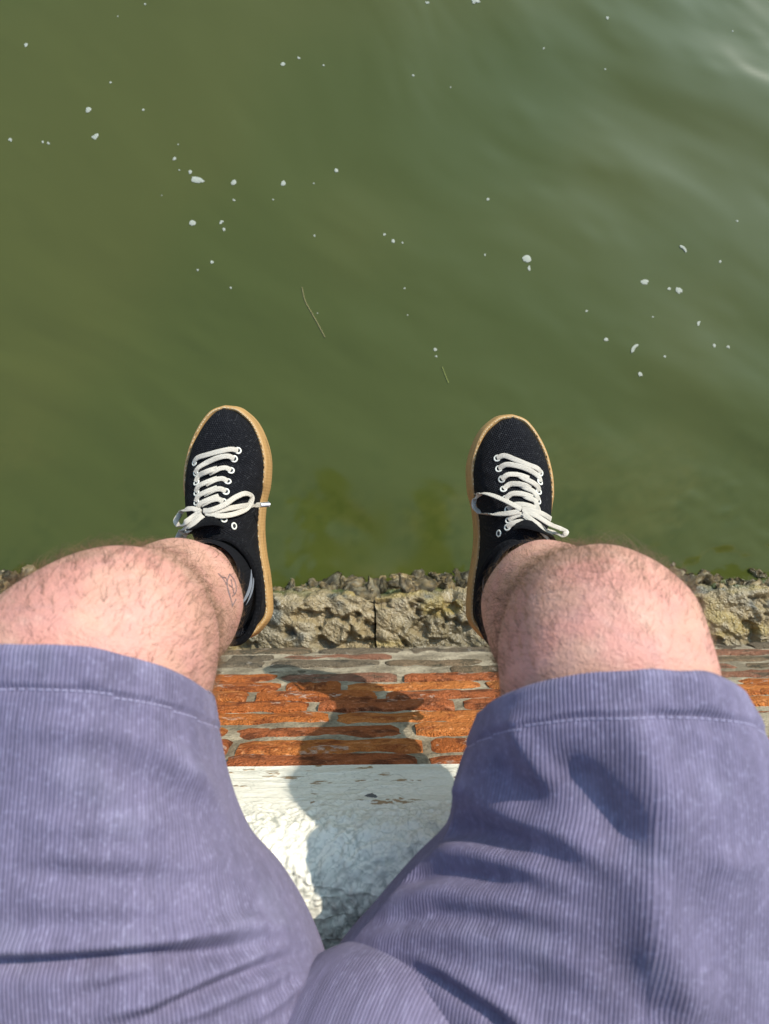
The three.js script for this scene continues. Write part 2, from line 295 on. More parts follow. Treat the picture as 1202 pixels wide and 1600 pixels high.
// ---------------------------------------------------------------- person: a mesh from a distance field
const capsule = (p, a, b, ra, rb) => {
  const bx = b[0] - a[0], by = b[1] - a[1], bz = b[2] - a[2], px = p[0] - a[0], py = p[1] - a[1], pz = p[2] - a[2];
  const t = clamp((px * bx + py * by + pz * bz) / (bx * bx + by * by + bz * bz)), dx = px - bx * t, dy = py - by * t, dz = pz - bz * t;
  return Math.sqrt(dx * dx + dy * dy + dz * dz) - ra - (rb - ra) * t;
};
const smin = (a, b, k) => { const h = Math.max(k - Math.abs(a - b), 0) / k; return Math.min(a, b) - h * h * k * 0.25; };
const legs = [ // thigh, knee, shin, ankle, foot; [from, to, radius, radius, blend]
  [[[-0.13, 1.125, 0.47], [-0.196, 1.121, 0.115], 0.085, 0.066, 0.02], [[-0.196, 1.121, 0.115], [-0.192, 1.112, 0.106], 0.066, 0.060, 0.02], [[-0.200, 1.112, 0.099], [-0.172, 1.106, 0.090], 0.048, 0.045, 0.03],
    [[-0.222, 1.118, 0.140], [-0.226, 1.112, 0.104], 0.060, 0.054, 0.03], [[-0.190, 1.09, 0.086], [-0.186, 0.97, 0.078], 0.056, 0.049, 0.04], [[-0.185, 1.02, 0.098], [-0.188, 0.94, 0.096], 0.049, 0.047, 0.03], [[-0.186, 0.97, 0.078], [-0.200, 0.84, 0.073], 0.050, 0.033, 0.02], [[-0.200, 0.84, 0.073], [-0.200, 0.765, 0.080], 0.033, 0.031, 0.02], [[-0.200, 0.745, 0.09], [-0.203, 0.728, -0.06], 0.026, 0.014, 0.02]],
  [[[0.14, 1.105, 0.47], [0.150, 1.121, 0.115], 0.068, 0.066, 0.02], [[0.150, 1.121, 0.115], [0.150, 1.112, 0.098], 0.066, 0.058, 0.02], [[0.150, 1.120, 0.088], [0.160, 1.112, 0.083], 0.047, 0.045, 0.03],
    [[0.150, 1.09, 0.086], [0.146, 0.97, 0.078], 0.055, 0.048, 0.04], [[0.140, 1.02, 0.102], [0.142, 0.94, 0.096], 0.050, 0.048, 0.03], [[0.146, 0.97, 0.078], [0.160, 0.84, 0.073], 0.049, 0.033, 0.02], [[0.160, 0.84, 0.073], [0.160, 0.765, 0.080], 0.033, 0.031, 0.02], [[0.160, 0.745, 0.09], [0.164, 0.728, -0.06], 0.026, 0.014, 0.02]],
];
const boundsL = [-0.32, -0.035], boundsR = [-0.02, 0.28];
function bodyD(p) {
  let d = capsule(p, [-0.13, 1.13, 0.47], [0.11, 1.13, 0.47], 0.088, 0.088);
  for (let s = 0; s < 2; s++) {
    const bx = s ? boundsR : boundsL; if (p[0] < bx[0] - 0.06 || p[0] > bx[1] + 0.06) continue;
    let e = 9; for (const c of legs[s]) e = smin(e, capsule(p, c[0], c[1], c[2], c[3]), c[4]);
    d = smin(d, e, 0.02);
  }
  // soft undulation: patella edge, tendons, muscle
  return d + 0.0022 * (noise(p[0] * 38 + 4, p[1] * 38, p[2] * 38) - 0.5) + 0.0045 * (noise(p[0] * 17 + 9, p[1] * 17, p[2] * 17) - 0.5);
}
function grad(f, p, e = 0.0008) { const g = [0, 1, 2].map(k => { const a = p.slice(), b = p.slice(); a[k] += e; b[k] -= e; return f(a) - f(b); }), l = Math.hypot(...g) || 1; return g.map(v => v / l); }
function surfaceNet(f, lo, hi, h) {
  const n = lo.map((v, k) => Math.ceil((hi[k] - v) / h) + 1), F = new Float32Array(n[0] * n[1] * n[2]), id = (i, j, k) => (k * n[1] + j) * n[0] + i;
  const p = [0, 0, 0], coarse = 4;
  // evaluate coarsely first, finely only near the surface
  F.fill(1);
  for (let k = 0; k < n[2]; k += coarse) for (let j = 0; j < n[1]; j += coarse) for (let i = 0; i < n[0]; i += coarse) {
    p[0] = lo[0] + (i + 2) * h; p[1] = lo[1] + (j + 2) * h; p[2] = lo[2] + (k + 2) * h; const d = f(p), far = Math.abs(d) > h * coarse * 1.25 + 0.004;
    for (let c = k; c < Math.min(k + coarse, n[2]); c++) for (let b = j; b < Math.min(j + coarse, n[1]); b++) for (let a = i; a < Math.min(i + coarse, n[0]); a++) {
      if (far) F[id(a, b, c)] = d; else { p[0] = lo[0] + a * h; p[1] = lo[1] + b * h; p[2] = lo[2] + c * h; F[id(a, b, c)] = f(p); }
    }
  }
  const vert = new Int32Array(F.length).fill(-1), pos = [], idx = [];
  const E = []; for (let a = 0; a < 8; a++) for (const b of [1, 2, 4]) if (!(a & b)) E.push([a, a | b]);
  for (let k = 0; k < n[2] - 1; k++) for (let j = 0; j < n[1] - 1; j++) for (let i = 0; i < n[0] - 1; i++) {
    let m = 0; const v = []; for (let c = 0; c < 8; c++) { const q = F[id(i + (c & 1), j + (c >> 1 & 1), k + (c >> 2))]; v.push(q); if (q < 0) m |= 1 << c; }
    if (m === 0 || m === 255) continue;
    let s = [0, 0, 0], cnt = 0;
    for (const [a, b] of E) if ((v[a] < 0) !== (v[b] < 0)) { const t = v[a] / (v[a] - v[b]); for (let q = 0; q < 3; q++) s[q] += (a >> q & 1) + t * ((b >> q & 1) - (a >> q & 1)); cnt++; }
    let q = [lo[0] + (i + s[0] / cnt) * h, lo[1] + (j + s[1] / cnt) * h, lo[2] + (k + s[2] / cnt) * h];
    vert[id(i, j, k)] = pos.length / 3; pos.push(...q);
  }
  const quad = (a, b, c, d, flip) => { if (a < 0 || b < 0 || c < 0 || d < 0) return; flip ? idx.push(a, c, b, a, d, c) : idx.push(a, b, c, a, c, d); };
  for (let k = 1; k < n[2] - 1; k++) for (let j = 1; j < n[1] - 1; j++) for (let i = 1; i < n[0] - 1; i++) {
    const a = F[id(i, j, k)] < 0;
    if (a !== F[id(i + 1, j, k)] < 0) quad(vert[id(i, j - 1, k - 1)], vert[id(i, j, k - 1)], vert[id(i, j, k)], vert[id(i, j - 1, k)], !a);
    if (a !== F[id(i, j + 1, k)] < 0) quad(vert[id(i - 1, j, k - 1)], vert[id(i - 1, j, k)], vert[id(i, j, k)], vert[id(i, j, k - 1)], !a);
    if (a !== F[id(i, j, k + 1)] < 0) quad(vert[id(i - 1, j - 1, k)], vert[id(i, j - 1, k)], vert[id(i, j, k)], vert[id(i - 1, j, k)], !a);
  }
  const nrm = []; for (let i = 0; i < pos.length; i += 3) { let q = [pos[i], pos[i + 1], pos[i + 2]], g; for (let t = 0; t < 2; t++) { g = grad(f, q); const d = f(q); q = q.map((v, c) => v - d * g[c]); } pos[i] = q[0]; pos[i + 1] = q[1]; pos[i + 2] = q[2]; nrm.push(...grad(f, q, 0.0015)); }
  return { pos, nrm, idx };
}
function hit(px, py) { // where a line of sight meets the body
  const d = V((px - 601) / FOCAL, -1, (py - 800) / FOCAL).normalize(); let t = 0.3;
  for (let i = 0; i < 160; i++) { const p = [d.x * t, CAM_Y + d.y * t, d.z * t], q = bodyD(p); if (q < 0.0003) return { p, n: grad(bodyD, p) }; t += q * 0.8; if (t > 1.2) return null; }
  return null;
}
const person = thing('person', 'seated person in purple corduroy shorts and black sneakers, legs dangling over the water', 'person');
let skin;
{
  skin = surfaceNet(bodyD, [-0.34, 0.70, -0.13], [0.30, 1.24, 0.58], 0.0042);
  const col = [], uv = [];
  for (let i = 0; i < skin.pos.length; i += 3) {
    const [x, y, z] = [skin.pos[i], skin.pos[i + 1], skin.pos[i + 2]];
    const knee = step(0.09, 0.03, Math.hypot(Math.min(Math.abs(x + 0.196), Math.abs(x - 0.155)), (y - 1.16) * 0.7, z - 0.055));
    const n1 = fbm(x * 34, y * 34, z * 34, 3), n2 = fbm(x * 110, y * 110, z * 110, 3), n3 = noise(x * 260, y * 260, z * 260);
    let c = mix3([0.56, 0.300, 0.218], [0.58, 0.285, 0.222], step(0.35, 0.65, n1)); c = mix3(c, [0.56, 0.225, 0.185], 0.32 * knee * step(0.25, 0.7, n1)); c = mix3(c, [0.62, 0.375, 0.285], 0.4 * step(0.55, 0.75, n2)); c = mix3(c, [0.46, 0.21, 0.155], 0.25 * step(0.55, 0.8, n3));
    const vein = step(0.035, 0.0, Math.abs(fbm(x * 26 + 40, y * 26, z * 26, 2) - 0.5)); c = mix3(c, [0.47, 0.255, 0.225], 0.28 * vein); c = c.map((q, k) => q * (0.94 + 0.12 * fbm(x * 70 + 9, y * 70, z * 70 + k * 0.15, 3)));
    col.push(...c); uv.push(x * 8 + y * 2.4, z * 8 + y * 5.6);
  }
  const body = mesh('body', geom(skin.pos, skin.idx, uv, col, skin.nrm), mat({ vertexColors: true, roughness: 0.5, bumpMap: gritAt(2.4), bumpScale: 0.0013, ior: 1.4, sheen: 0.15, sheenColor: lin(1, 0.75, 0.65), sheenRoughness: 0.5 }), person);
  // leg hair: thin bent blades
  const R = rng(9), tri = skin.idx.length / 3, pos = [], idx = [], col2 = []; let made = 0;
  for (let tries = 0; tries < 400000 && made < 10500; tries++) {
    const t = Math.floor(R() * tri) * 3, a = R(), b = R() * (1 - a), w = [a, b, 1 - a - b], p = [0, 0, 0], n = [0, 0, 0];
    for (let q = 0; q < 3; q++) { const v = skin.idx[t + q] * 3; for (let k = 0; k < 3; k++) { p[k] += w[q] * skin.pos[v + k]; n[k] += w[q] * skin.nrm[v + k]; } }
    if (p[1] < 0.872 || p[2] > 0.16) continue;
    const cx = p[0] < 0 ? -0.196 : 0.155, top = step(1.12, 1.17, p[1]) * step(0.03, 0.07, p[2]), side = Math.abs(p[0] - cx) / 0.07;
    const dens = mix(1, 0.28 + 0.35 * step(0.5, 0.9, side), top) * (0.45 + 0.9 * noise(p[0] * 28, p[1] * 28, p[2] * 28)) * mix(0.30, 1, step(0.98, 1.08, p[1]));
    if (R() > dens) continue;
    const dirn = V(-(p[0] - cx) * 2 + (R() - 0.5) * 2.0, -1 + (R() - 0.5) * 1.2, (top ? -0.8 : 0.15) + (R() - 0.5) * 2.0), N = V(...n); dirn.addScaledVector(N, -dirn.dot(N)).normalize();
    const side2 = V().crossVectors(N, dirn), front = step(0.075, 0.045, p[2]) * step(1.03, 1.09, p[1]), L = (0.006 + 0.012 * R()) * (1 - 0.35 * top) * (1 + 0.05 * front) * mix(0.75, 1, step(0.95, 1.05, p[1])), lift = 0.35 + 0.55 * R() + 0.12 * front, curl = (R() - 0.5) * 3.2, rad = 0.00007 + 0.00006 * R() * R(), base = pos.length / 3, ct = 0.6 + 0.6 * R(), gold = R();
    for (let s = 0; s <= 4; s++) {
      const f = s / 4, q = V(...p).addScaledVector(dirn, L * f * 0.9).addScaledVector(N, L * lift * f * (1 - 0.45 * f) + 0.0002).addScaledVector(side2, curl * L * f * f * 0.6), r = rad * (1 - 0.75 * f), o = side2.clone().multiplyScalar(r).addScaledVector(N, 0), o2 = N.clone().multiplyScalar(r);
      for (const v of [q.clone().add(o), q.clone().sub(o).addScaledVector(o2, 1), q.clone().sub(o).addScaledVector(o2, -1)]) { pos.push(v.x, v.y, v.z); col2.push(...mix3([0.055, 0.028, 0.014], [0.22, 0.12, 0.05], gold * ct)); }
      if (s) for (let e = 0; e < 3; e++) { const i0 = base + (s - 1) * 3 + e, i1 = base + (s - 1) * 3 + (e + 1) % 3; idx.push(i0, i1, i0 + 3, i1, i1 + 3, i0 + 3); }
    }
    made++;
  }
  const hair = mesh('leg_hair', geom(pos, idx, null, col2), mat({ vertexColors: true, roughness: 0.55 }), body); hair.userData.kind = 'stuff';
  // tattoo lines on the inner ankle
  const ink = [], strokes = [[[341, 896], [352, 909], [358, 925], [363, 948]], [[359, 897], [355, 910], [357, 926], [362, 940]], [[359, 897], [367, 908], [369, 924], [363, 932]], [[346, 902], [353, 903], [356, 913]], [[358, 914], [364, 919], [366, 928]], [[361, 905], [363, 916]], [[363, 948], [369, 936]], [[364, 946], [360, 934]]];
  for (const s of strokes) {
    const pts = s.map(q => hit(...q)).filter(Boolean); if (pts.length < 2) continue;
    const c = new THREE.CatmullRomCurve3(pts.map(h => V(...h.p)));
    ink.push(new THREE.TubeGeometry(c, 14, 0.0006, 4));
  }
  if (ink.length) mesh('tattoo', mergeGeometries(ink), mat({ color: lin(0.19, 0.13, 0.12), roughness: 0.7 }), body);
}

// upper body above and behind the view: it keeps the sky behind off the lap
{
  const f = p => { let d = capsule(p, [0, 1.20, 0.50], [0, 1.50, 0.49], 0.135, 0.145); d = smin(d, capsule(p, [-0.06, 1.25, 0.50], [0.06, 1.25, 0.50], 0.13, 0.13), 0.06); d = smin(d, capsule(p, [-0.17, 1.57, 0.50], [0.17, 1.57, 0.50], 0.075, 0.075), 0.10); for (const s of [-1, 1]) d = smin(d, capsule(p, [0.19 * s, 1.56, 0.50], [0.30 * s, 1.36, 0.42], 0.068, 0.056), 0.04); return d + 0.006 * (noise(p[0] * 14, p[1] * 9, p[2] * 14) - 0.5); };
  const t = surfaceNet(f, [-0.42, 1.05, 0.28], [0.42, 1.70, 0.68], 0.016);
  const sh = mesh('shirt', geom(t.pos, t.idx, t.pos.filter((_, i) => i % 3 < 2), null, t.nrm), mat({ color: lin(0.10, 0.105, 0.12), roughness: 0.9 }), person);
  const g = p => { let d = capsule(p, [0, 1.60, 0.49], [0, 1.74, 0.46], 0.058, 0.055); d = smin(d, capsule(p, [0, 1.80, 0.46], [0, 1.86, 0.47], 0.082, 0.088), 0.04); d = smin(d, capsule(p, [0, 1.735, 0.405], [0, 1.76, 0.40], 0.038, 0.045), 0.04); d = smin(d, capsule(p, [0, 1.788, 0.352], [0, 1.832, 0.368], 0.013, 0.007), 0.015); d = smin(d, capsule(p, [-0.035, 1.848, 0.377], [0.035, 1.848, 0.377], 0.012, 0.012), 0.02); d = smin(d, capsule(p, [-0.02, 1.758, 0.358], [0.02, 1.758, 0.358], 0.007, 0.007), 0.008); for (const s of [-1, 1]) { d = Math.max(d, 0.012 - Math.hypot(p[0] - 0.032 * s, p[1] - 1.828, p[2] - 0.366)); d = smin(d, capsule(p, [0.086 * s, 1.80, 0.46], [0.090 * s, 1.84, 0.465], 0.012, 0.015), 0.01); } for (const s of [-1, 1]) { d = smin(d, capsule(p, [0.30 * s, 1.36, 0.42], [0.315 * s, 1.33, 0.40], 0.046, 0.044), 0.02); d = smin(d, capsule(p, [0.315 * s, 1.33, 0.40], [0.12 * s, 1.58, 0.17], 0.043, 0.028), 0.02); } return d; };
  const h = surfaceNet(g, [-0.40, 1.26, 0.10], [0.40, 1.98, 0.60], 0.009);
  const hairD = p => Math.max(capsule(p, [0, 1.82, 0.475], [0, 1.865, 0.475], 0.094, 0.097) + 0.008 * (noise(p[0] * 70, p[1] * 25, p[2] * 70) - 0.5), 1.80 - p[1] + Math.max(0, 0.50 - p[2]) * 0.7 + Math.max(0, 0.41 - p[2]) * 3);
  const hn = surfaceNet(hairD, [-0.12, 1.74, 0.34], [0.12, 1.99, 0.60], 0.008);
  mesh('hair', geom(hn.pos, hn.idx, hn.pos.filter((_, i) => i % 3 < 2), null, hn.nrm), mat({ color: lin(0.07, 0.038, 0.02), roughness: 0.6 }), person);
  for (const s of [-1, 1]) { const e = new THREE.SphereGeometry(0.012, 16, 12); e.translate(0.032 * s, 1.828, 0.378); mesh('eye', e, mat({ color: lin(0.65, 0.63, 0.6), roughness: 0.2 }), person); const i = new THREE.SphereGeometry(0.006, 12, 8); i.translate(0.032 * s, 1.827, 0.3705); mesh('iris', i, mat({ color: lin(0.03, 0.02, 0.015), roughness: 0.2 }), person); }
  const hands = [-1, 1].map(s => {
    const P = (x, y, z) => [x * s, y, z], w = P(0.12, 1.58, 0.17), c = P(0.085, 1.598, 0.105);
    const hf = p => {
      let d = smin(capsule(p, w, P(0.10, 1.592, 0.135), 0.026, 0.022), capsule(p, P(0.108, 1.600, 0.125), P(0.088, 1.604, 0.075), 0.016, 0.014), 0.02); d = smin(d, capsule(p, P(0.098, 1.585, 0.13), P(0.078, 1.590, 0.085), 0.015, 0.013), 0.02);
      for (let k = 0; k < 4; k++) { const a = P(0.084 + 0.004 * k, 1.588 + 0.006 * k, 0.085 - 0.004 * k), l = [0.034, 0.038, 0.036, 0.028][k], b = P(0.070 - 0.1 * l + 0.006 * k, 1.594 + 0.006 * k, 0.085 - l), e = P(0.048 + 0.005 * k, 1.604 + 0.005 * k, 0.080 - l * 1.15); d = Math.min(d, smin(capsule(p, a, b, 0.0092, 0.0085), capsule(p, b, e, 0.0085, 0.0072), 0.004)); }
      return Math.min(d, smin(capsule(p, P(0.100, 1.602, 0.118), P(0.070, 1.618, 0.105), 0.0115, 0.010), capsule(p, P(0.070, 1.618, 0.105), P(0.048, 1.621, 0.085), 0.010, 0.0082), 0.005));
    };
    const q = surfaceNet(hf, [s > 0 ? 0.02 : -0.17, 1.54, 0.02], [s > 0 ? 0.17 : -0.02, 1.65, 0.21], 0.0035), cc = []; for (let i = 0; i < q.pos.length; i += 3) cc.push(0.56, 0.30, 0.22);
    return geom(q.pos, q.idx, q.pos.filter((_, i) => i % 3 < 2), cc, q.nrm);
  });
  const skinMesh = person.children.find(o => o.name === 'body'), hc = []; for (let i = 0; i < h.pos.length; i += 3) hc.push(0.56, 0.30, 0.22);
  skinMesh.geometry = mergeGeometries([skinMesh.geometry, ...hands, geom(h.pos, h.idx, h.pos.filter((_, i) => i % 3 < 2), hc, h.nrm)]);
}
// ---------------------------------------------------------------- corduroy shorts
const PXW = 0.16;                                        // one tile of cloth in metres: 62 wales
const wale = (i, w) => { const q = (i / 1024 * 66) % 1; return Math.pow(Math.sin(q * Math.PI), 0.7); };
const cordBump = texture(1024, 512, (i, j) => 0.82 * wale(i) + 0.18 * tfbm(i / 1024, j / 512, 128, 2, 5));
const cordMap = texture(1024, 512, (i, j) => {
  const u = i / 1024, v = j / 512, w = wale(i), a = tfbm(u, v, 5, 4, 500), st = tnoise(u * 62, v * 9, 62, 540), f = tfbm(u, v, 64, 3, 520);
  let c = mix3([0.108, 0.092, 0.154], [0.168, 0.143, 0.220], 0.55 * w + 0.25 * a + 0.35 * st); c = mix3(c, [0.25, 0.23, 0.32], 0.40 * step(0.6, 0.8, f) * w + 0.25 * step(0.55, 0.75, a)); const s2 = tnoise(u * 24, v * 3, 24, 560), s3 = tnoise(u * 62, v * 30, 62, 570); return c.map(q => q * (0.86 + 0.28 * f) * (0.84 + 0.22 * s2 + 0.14 * s3));
}, true);
const cloth = mat({ map: cordMap, bumpMap: cordBump, bumpScale: 0.00085, roughness: 0.88, sheen: 0.35, sheenColor: lin(0.55, 0.5, 0.68), sheenRoughness: 0.45 });
// folds: polylines over the cloth (photograph pixels), height in mm, width in pixels
const folds = [
  [[[-260, 1486], [-60, 1480], [100, 1474], [260, 1464], [380, 1447], [490, 1452]], 9, 17], [[[-260, 1520], [-60, 1515], [100, 1508], [300, 1492], [430, 1474]], -8, 15],
  [[[140, 1590], [240, 1560], [340, 1515], [470, 1472]], 7, 15], [[[100, 1570], [220, 1532], [330, 1492]], -4, 15], [[[260, 1600], [360, 1555], [490, 1500]], 5, 12], [[[190, 1608], [300, 1556], [400, 1512], [480, 1486]], -5, 11], [[[380, 1600], [440, 1560], [490, 1515]], 4, 10],
  [[[230, 1150], [300, 1205], [370, 1265], [440, 1335]], 6, 22], [[[170, 1190], [260, 1240], [360, 1300]], -4, 30], [[[330, 1160], [365, 1220], [390, 1262]], 4, 9], [[[310, 1120], [340, 1180], [360, 1225]], -4, 10],
  [[[20, 1290], [160, 1290], [300, 1285]], 2.5, 22], [[[60, 1335], [200, 1340], [330, 1330]], 2.5, 20], [[[250, 1370], [330, 1345], [410, 1345]], 3, 16], [[[0, 1400], [160, 1415], [330, 1412]], 2.5, 22], [[[0, 1360], [150, 1372], [300, 1380]], -2.5, 18], [[[60, 1220], [200, 1225]], 2, 28], [[[0, 1130], [160, 1140], [260, 1165]], 2.5, 22],
  [[[705, 1225], [780, 1262], [880, 1300], [1000, 1375]], 7, 26], [[[850, 1180], [910, 1230], [960, 1285], [1000, 1340]], -9, 34], [[[960, 1090], [1010, 1180], [1050, 1280], [1060, 1400]], 7, 40], [[[790, 1115], [830, 1180], [870, 1240]], 5, 18], [[[770, 1180], [800, 1225], [860, 1268]], -5, 22],
  [[[640, 1330], [720, 1330], [820, 1352], [930, 1400]], 6, 20], [[[650, 1300], [740, 1295], [850, 1325]], -7, 18], [[[570, 1420], [680, 1395], [800, 1410], [940, 1450]], 5, 22], [[[600, 1375], [700, 1362], [820, 1382]], -7, 16], [[[545, 1470], [660, 1455], [800, 1470], [950, 1520]], 4, 24], [[[560, 1450], [680, 1430], [840, 1445]], -4, 18],
  [[[720, 1250], [705, 1215], [715, 1180]], 4, 16], [[[1010, 1330], [1020, 1420], [1070, 1540], [1110, 1610]], 8, 46], [[[930, 1470], [1000, 1560], [1040, 1620]], -7, 45], [[[1060, 1180], [1110, 1290], [1120, 1420]], 3, 40], [[[780, 1530], [900, 1560], [980, 1620]], -4, 30], [[[1000, 1130], [1080, 1120], [1150, 1150]], -2.5, 14], [[[1090, 1330], [1150, 1350], [1202, 1350]], 3, 22],
  [[[640, 1495], [720, 1530], [800, 1580], [900, 1680]], 6, 14], [[[600, 1498], [690, 1530], [770, 1585], [840, 1660]], -6, 14],
];
function segD(x, y, pts) { let m = 1e9; segD.s = 0; for (let i = 1; i < pts.length; i++) { const [ax, ay] = pts[i - 1], bx = pts[i][0] - ax, by = pts[i][1] - ay, t = clamp(((x - ax) * bx + (y - ay) * by) / (bx * bx + by * by)), d = Math.hypot(x - ax - bx * t, y - ay - by * t), e = d; if (e < m) { m = e; segD.s = (i - 1 + t) / (pts.length - 1); } } return m; }
for (const f of folds) { const xs = f[0].map(p => p[0]), ys = f[0].map(p => p[1]); f[3] = [Math.min(...xs) - 3 * f[2], Math.max(...xs) + 3 * f[2], Math.min(...ys) - 3 * f[2], Math.max(...ys) + 3 * f[2]]; }
function foldAt(p, facing) { // height of the folds at a spot of the cloth
  const d = CAM_Y - p[1], px = 601 + p[0] / d * FOCAL, py = 800 + p[2] / d * FOCAL; let h = 0;
  for (const f of folds) { if (px < f[3][0] || px > f[3][1] || py < f[3][2] || py > f[3][3]) continue; const q = segD(px, py, f[0]) / f[2]; h += f[1] * Math.exp(-q * q) * step(-0.06, 0.3, segD.s) * step(1.06, 0.7, segD.s); }
  return h * 0.00088 * facing;
}
const legTab = [
  [[0.074, -0.198, 0.078, 0.094, 1.201, 1.047], [0.15, -0.200, 0.090, 0.110, 1.207, 1.035], [0.20, -0.200, 0.106, 0.120, 1.213, 1.031], [0.229, -0.198, 0.126, 0.125, 1.217, 1.031], [0.26, -0.195, 0.140, 0.130, 1.220, 1.0305], [0.29, -0.190, 0.147, 0.135, 1.223, 1.0305], [0.40, -0.170, 0.160, 0.150, 1.232, 1.0305], [0.52, -0.150, 0.170, 0.150, 1.25, 1.0305]],
  [[0.088, 0.146, 0.080, 0.085, 1.201, 1.047], [0.15, 0.148, 0.099, 0.116, 1.209, 1.035], [0.19, 0.147, 0.104, 0.130, 1.214, 1.031], [0.22, 0.145, 0.126, 0.138, 1.217, 1.031], [0.255, 0.143, 0.150, 0.142, 1.220, 1.0305], [0.30, 0.140, 0.178, 0.146, 1.223, 1.0305], [0.40, 0.130, 0.185, 0.150, 1.232, 1.0305], [0.52, 0.12, 0.185, 0.150, 1.25, 1.0305]],
];
const hemStitch = [];
function shortsLeg(s) {
  const sg = s ? 1 : -1, T = legTab[s], z0 = T[0][0], nv = 230, nu = 260, inner = 16, P = [];
  for (let j = -inner; j <= nv; j++) {
    const back = j < 0, v = Math.abs(j) / nv, z = back ? z0 + 0.045 * Math.pow(-j / inner, 1.3) : z0 + (0.52 - z0) * v, [cx, ai, ao, yt, yb] = lut(T, z), shrink = back ? 0.0035 * Math.min(1, -j / 3) : 0, yc = (yt + yb) / 2 - 0.005;
    const row = [];
    for (let i = 0; i <= nu; i++) {
      const ph = i / nu * Math.PI * 2, sx = Math.sin(ph), cy = Math.cos(ph), low = cy < 0, inn = sx < 0, n = low ? 2.7 : inn && s ? mix(2.15, 1.34, step(0.10, 0.18, z)) : 2.2;
      const a = (inn === (sg > 0)) ? ai : ao, X = Math.sign(sx) * Math.pow(Math.abs(sx), 2 / n) * (a - shrink), Y = Math.sign(cy) * Math.pow(Math.abs(cy), 2 / n) * ((low ? yc - yb : yt - yc) - shrink);
      const q = [cx + X, yc + Y, z + (1 - cy) * 0.5 * 0.092 * Math.pow(1 - v, 2) + (back ? 0 : 0)];
      row.push(q);
    }
    P.push(row);
  }
  const R0 = P.length;
  // folds and hem along the surface direction
  const Q = P.map((row, r) => row.map((p, i) => {
    const a = P[Math.max(0, r - 1)][i], b = P[Math.min(R0 - 1, r + 1)][i], c = row[(i + nu - 1) % nu], d = row[(i + 1) % nu];
    const n = V(d[0] - c[0], d[1] - c[1], d[2] - c[2]).cross(V(b[0] - a[0], b[1] - a[1], b[2] - a[2])).normalize(); if (n.x * (p[0] - lut(T, p[2])[0]) + n.y * (p[1] - 1.12) < 0) n.negate();
    const j = r - inner; let h = 0;
    if (j >= 0) {
      const dist = (p[2] - P[inner][i][2]) , facing = step(-0.1, 0.35, n.y), seam = (dist - 0.0245) / 0.0022, lip = (dist - 0.006) / 0.012;
      h += foldAt(p, facing) + 0.003 * (fbm(p[0] * 16 + 3, p[2] * 16, p[1] * 16, 3) - 0.5) * step(-0.3, 0.2, n.y);
      h += -0.0010 * Math.exp(-seam * seam) + 0.0012 * step(0.026, 0.022, dist) + 0.0008 * Math.sin(p[0] * 160) * Math.exp(-seam * seam * 0.2);
      if (dist < 0.02) h += 0.0022 * (noise(p[0] * 60, 2) - 0.5);
      if (j < 2) h -= 0.0016 * (1 - j / 2);
    }
    return [p[0] + n.x * h, Math.max(p[1] + n.y * h, 1.0295 - (p[2] < WALL_Z ? 0.02 : 0)), p[2] + n.z * h];
  }));
  const pos = [], uv = [], idx = [], w = nu + 1, half = nu / 2;
  // arc length from the crown of the thigh keeps the wales parallel and evenly spaced
  const zRef = Math.round(R0 * 0.4);
  Q.forEach((row, r) => {
    const u = new Float32Array(w); for (let i = 1; i <= half; i++) u[i] = u[i - 1] + Math.hypot(P[r][i][0] - P[r][i - 1][0], P[r][i][1] - P[r][i - 1][1]);
    for (let i = nu - 1; i >= half; i--) { const d = -Math.hypot(P[r][i][0] - P[r][i + 1][0], P[r][i][1] - P[r][i + 1][1]); u[i] = (i === nu - 1 ? 0 : u[i + 1]) + d; }
    u[nu] = 0;
    row.forEach((p, i) => { pos.push(...p); uv.push((u[i] + 0.03 * (P[r][0][2] - 0.1)) / PXW + (s ? 0.37 : 0), (r - inner) / nv * 0.44 / PXW * 1.0); });
  });
  for (let r = 0; r < R0 - 1; r++) for (let i = 0; i < nu; i++) { if (i === half || i === half - 1) { } const a = r * w + i; idx.push(a, a + 1, a + w, a + 1, a + w + 1, a + w); }
  const st = []; for (let i = 0; i < nu; i += 2) { let b = inner; for (let k = inner; k < R0; k++) if (P[k][i][2] - P[inner][i][2] < 0.0265) b = k; const p = V(...Q[b][i]), q = V(...Q[b][i + 1]), d = q.clone().sub(p), l = Math.min(d.length() * 1.15, 0.003); if (p.y < 1.09) continue; const g = new THREE.CapsuleGeometry(0.00045, l, 2, 5); g.applyQuaternion(new THREE.Quaternion().setFromUnitVectors(V(0, 1, 0), d.normalize())); g.translate((p.x + q.x) / 2, (p.y + q.y) / 2 + 0.0004, (p.z + q.z) / 2); st.push(g); }
  hemStitch.push(...st);
  return geom(pos, idx, uv);
}
